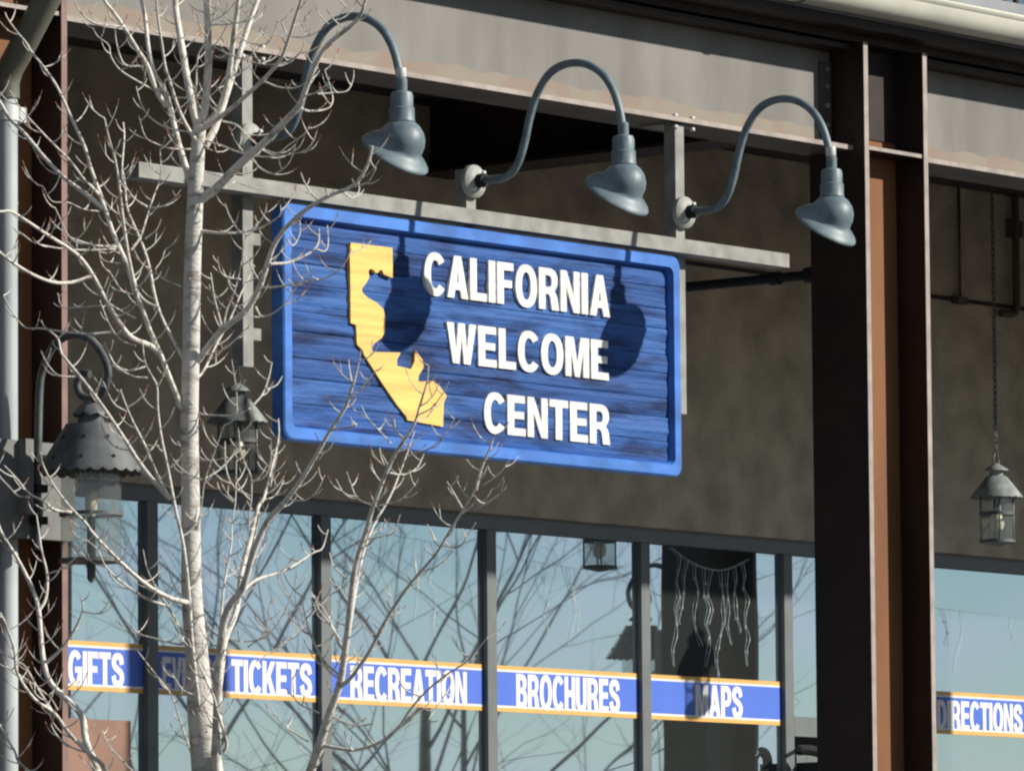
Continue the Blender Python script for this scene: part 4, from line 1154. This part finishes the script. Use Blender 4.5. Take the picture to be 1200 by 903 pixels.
(0.0159,0.0053,[(0.003,0.0,4.354),(0.032,-0.014,4.371),(0.076,-0.044,4.424),(0.144,-0.086,4.495),(0.23,-0.131,4.555),(0.289,-0.177,4.644),(0.329,-0.227,4.751),(0.358,-0.26,4.822),(0.416,-0.3,4.892),(0.492,-0.342,4.952),(0.587,-0.388,5.001),(0.662,-0.421,5.025),(0.71,-0.446,5.058),(0.748,-0.478,5.119),(0.768,-0.51,5.187)]),
(0.0071,0.0018,[(0.338,-0.227,4.741),(0.412,-0.189,4.75),(0.485,-0.148,4.787),(0.522,-0.125,4.818),(0.536,-0.105,4.858),(0.535,-0.081,4.908)]),
(0.0039,0.0018,[(0.522,-0.125,4.813),(0.559,-0.106,4.806),(0.573,-0.088,4.841),(0.569,-0.05,4.921)]),
(0.0046,0.0018,[(0.308,-0.183,4.648),(0.393,-0.219,4.65),(0.488,-0.259,4.661),(0.583,-0.3,4.679),(0.64,-0.329,4.718),(0.678,-0.364,4.788)]),
(0.0049,0.0018,[(0.273,-0.148,4.572),(0.297,-0.164,4.532),(0.345,-0.181,4.54),(0.402,-0.208,4.583),(0.44,-0.232,4.637),(0.507,-0.271,4.716)]),
(0.0074,0.0021,[(0.019,0.0,4.911),(0.125,-0.042,4.893),(0.22,-0.079,4.892),(0.297,-0.11,4.907),(0.373,-0.146,4.949),(0.379,-0.164,4.994)]),
(0.0042,0.0018,[(0.22,-0.079,4.887),(0.202,-0.089,4.896),(0.166,-0.125,4.953),(0.149,-0.153,5.002)]),
(0.0046,0.0018,[(0.259,-0.094,4.898),(0.307,-0.117,4.953),(0.322,-0.133,5.003)]),
(0.0049,0.0025,[(0.14,-0.092,4.513),(0.154,-0.103,4.569),(0.183,-0.118,4.633),(0.213,-0.141,4.743),(0.233,-0.165,4.863),(0.229,-0.175,4.909)]),
(0.0042,0.0018,[(0.127,-0.081,4.496),(0.108,-0.107,4.578),(0.081,-0.136,4.669)]),
(0.0039,0.0018,[(0.13,-0.084,4.505),(0.099,-0.026,4.625),(0.081,0.026,4.735)]),
(0.0039,0.0018,[(0.212,-0.13,4.688),(0.148,-0.163,4.699),(0.126,-0.183,4.729),(0.12,-0.207,4.774)]),
(0.0064,0.0025,[(0.003,0.0,4.288),(0.044,0.025,4.318),(0.098,0.088,4.438),(0.144,0.137,4.528),(0.207,0.219,4.689),(0.253,0.271,4.791)]),
(0.0042,0.0018,[(0.066,-0.029,4.388),(0.133,-0.05,4.405),(0.19,-0.072,4.449),(0.238,-0.091,4.494)]),
(0.0053,0.0018,[(0.549,-0.371,4.98),(0.511,-0.346,5.017),(0.483,-0.318,5.067),(0.468,-0.298,5.108)]),
(0.0046,0.0018,[(0.644,-0.413,5.012),(0.68,-0.391,4.991),(0.708,-0.371,5.021),(0.707,-0.352,5.061)]),
(0.0046,0.0018,[(0.691,-0.434,5.032),(0.747,-0.463,5.047),(0.781,-0.496,5.098)]),
(0.0039,0.0018,[(0.406,-0.28,4.838),(0.433,-0.26,4.812),(0.46,-0.233,4.862),(0.46,-0.205,4.922)]),
(0.0053,0.0018,[(0.016,0.0,4.151),(0.065,-0.024,4.139),(0.18,-0.08,4.133),(0.192,-0.105,4.179),(0.19,-0.138,4.242),(0.176,-0.195,4.349)]),
(0.0042,0.0018,[(0.241,-0.099,4.153),(0.292,-0.061,4.211),(0.319,-0.025,4.28),(0.334,0.011,4.355)]),
(0.0039,0.0018,[(0.315,-0.043,4.239),(0.356,-0.019,4.262),(0.377,0.001,4.299)]),
]


def bend(o, d, ln, up, n=5):
    """a short shoot that leaves along d and curves upward"""
    pts = [Vector(o)]
    d = d.normalized()
    for i in range(n):
        pts.append(pts[-1] + d * (ln / n))
        d = (d + Vector((0, 0, up / n))).normalized()
    return pts


def add_shoots(m, P, r0, r1, rng, every, lens, n=5, lo=0.12):
    """side shoots along a limb; the last third of each is red-brown"""
    L = 0.0
    nxt = rng.uniform(0.3, 1.0) * every
    total = sum((P[i + 1] - P[i]).length for i in range(len(P) - 1))
    side = rng.choice((-1, 1))
    for i in range(len(P) - 1):
        seg = (P[i + 1] - P[i]).length
        L += seg
        if L / total < lo:
            nxt = max(nxt, L)
            continue
        if L > nxt and seg > 1e-6:
            nxt += every * rng.uniform(0.6, 1.4)
            t = (P[i + 1] - P[i]).normalized()
            az = rng.uniform(-0.9, 0.9)
            out = Vector((side * math.cos(az), math.sin(az), 0.0))
            side = -side if rng.random() < 0.8 else side
            d = (t * 0.55 + out * 1.0 + Vector((0, 0, rng.uniform(-0.25, 0.25)))).normalized()
            ln = rng.uniform(*lens)
            pp = bend(P[i + 1], d, ln, rng.uniform(0.9, 2.0), n)
            rr = [max(0.0032 - 0.0015 * k / n, 0.0016) for k in range(n + 1)]
            m.tube(pp, rr, 5, mfun=lambda k, n=n: 1 if k >= n - 1 and ln > 0.08 else 0)
            if ln > 0.11 and rng.random() < 0.6:
                q = pp[n // 2]
                dd = (pp[n // 2 + 1] - q).normalized() + Vector((rng.uniform(-1, 1), rng.uniform(-1, 1), 0.2))
                m.tube(bend(q, dd, ln * 0.45, 1.4, 3), [0.0024, 0.0021, 0.0018, 0.0015], 4, mfun=lambda k: 1 if k >= 2 else 0)


rng = random.Random(11)
tr = thing("bare_tree", "pale bare young tree with upright twigs standing in front of the sign and windows", "tree", (TREE_AT[0], TREE_AT[1], 0.0), R(TREE_TURN))
tp_ = spline(TRUNK[2], 4)
h0, h1 = tp_[0].z, tp_[-1].z
TW = [(0, 0.125), (1.6, 0.100), (2.3, 0.080), (2.9, 0.056), (3.2, 0.046), (3.6, 0.040), (4.1, 0.0375), (4.8, 0.0355), (5.12, 0.033), (5.3, 0.029), (5.4, 0.025)]
def trad(z):
    for (a, ra), (b_, rb) in zip(TW[:-1], TW[1:]):
        if z <= b_:
            return ra + (rb - ra) * max(0, (z - a)) / (b_ - a)
    return TW[-1][1]
mt = MB()
tw_pts = []
tw_r = []
for p in tp_:
    tw_pts.append(p)
    tw_r.append(trad(p.z))
mt.tube(tw_pts, tw_r, 20)
for k in range(26):        # bark knots on the trunk
    zz = rng.uniform(2.6, 5.1)
    i = min(range(len(tp_)), key=lambda q: abs(tp_[q].z - zz))
    a = rng.uniform(0, 2 * math.pi)
    c = tp_[i] + Vector((math.cos(a), math.sin(a), 0)) * trad(tp_[i].z) * 0.97
    mt.tube([c - Vector((0, 0, 0.006)), c, c + Vector((0, 0, 0.006))], [0.002, 0.007, 0.002], 6)
mt.build("trunk", 'trunk_bark', tr)
for ra, rb, pts in LIMBS:
    P = spline(pts, 4)
    m = MB()
    n = len(P)
    jit = [noise.noise(p * 14.0) * 0.06 for p in P]
    rad = [1.03 * (ra * (1 - (i / (n - 1)) ** 0.8) + max(rb, 0.0017) * (i / (n - 1)) ** 0.8) * (1 + jit[i]) for i in range(n)]
    thin = ra < 0.0058
    m.tube(P, rad, 6 if thin else 10, mfun=(lambda k, n=n: 1 if k > n * 0.92 else 0) if thin else None)
    ln = sum((P[i + 1] - P[i]).length for i in range(n - 1))
    if ln > 0.30:
        add_shoots(m, P, ra, rb, rng, 0.078, (0.06, 0.16))
    elif ln > 0.12:
        add_shoots(m, P, ra, rb, rng, 0.075, (0.04, 0.10), 4, 0.3)
    m.build("branch", ['bark', 'bud'], tr)

# ================================================================== STREET TREES mirrored in the windows
def street_tree(label, x, y, h, seed):
    rg = random.Random(seed)
    t = thing("street_tree", label, "tree", (x, y, 0), 0, "bare street trees mirrored in the windows")
    top = h * 0.55
    P = spline([(0, 0, -0.05), (rg.uniform(-.1, .1), rg.uniform(-.1, .1), top * 0.5), (rg.uniform(-.2, .2), rg.uniform(-.2, .2), top)], 6)
    MB().tube(P, [0.085 - 0.055 * i / (len(P) - 1) for i in range(len(P))], 10).build("trunk", 'bark_dark', t)

    def grow(m, o, d, ln, r, lvl):
        pts = [Vector(o)]
        dd = d.normalized()
        nseg = 6
        kids = []
        for i in range(nseg):
            pts.append(pts[-1] + dd * ln / nseg)
            dd = (dd + Vector((rg.uniform(-.07, .07), rg.uniform(-.07, .07), rg.uniform(-.02, .07)))).normalized()
            if i >= 1 and lvl > 0 and rg.random() < (0.78 if lvl > 1 else 0.55):
                for q in range(1):
                    kids.append((pts[-1].copy(), dd.copy(), 1 - i / (nseg + 1)))
        m.tube(pts, [r * (1 - 0.6 * i / nseg) for i in range(nseg + 1)], 5 if lvl > 1 else 4)
        for o2, d2, f in kids:
            ax = Vector((rg.uniform(-1, 1), rg.uniform(-1, 1), rg.uniform(-.3, .5)))
            grow(m, o2, d2 * 0.8 + ax, ln * (0.38 + 0.22 * f), r * 0.42, lvl - 1)
    for k in range(9):
        f = 0.35 + 0.65 * k / 8
        i = int(f * (len(P) - 1))
        a = k * 2.4 + rg.uniform(-.4, .4)
        m = MB()
        d = Vector((math.cos(a), math.sin(a), 0.55 + 0.9 * (k / 8)))
        grow(m, P[i], d, h * rg.uniform(0.36, 0.5) * (1.1 - 0.3 * f), 0.027 - 0.011 * f, 3)
        m.build("branch", 'bark_dark', t)
    return t


street_tree("bare street tree mirrored in the RECREATION window", 18.2, -9.4, 8.5, 3)
street_tree("bare street tree mirrored in the TICKETS window", 15.2, -9.2, 8.0, 8)
street_tree("bare street tree mirrored in the BROCHURES window", 25.4, -15.0, 9.0, 21)

bpy.context.view_layer.update()
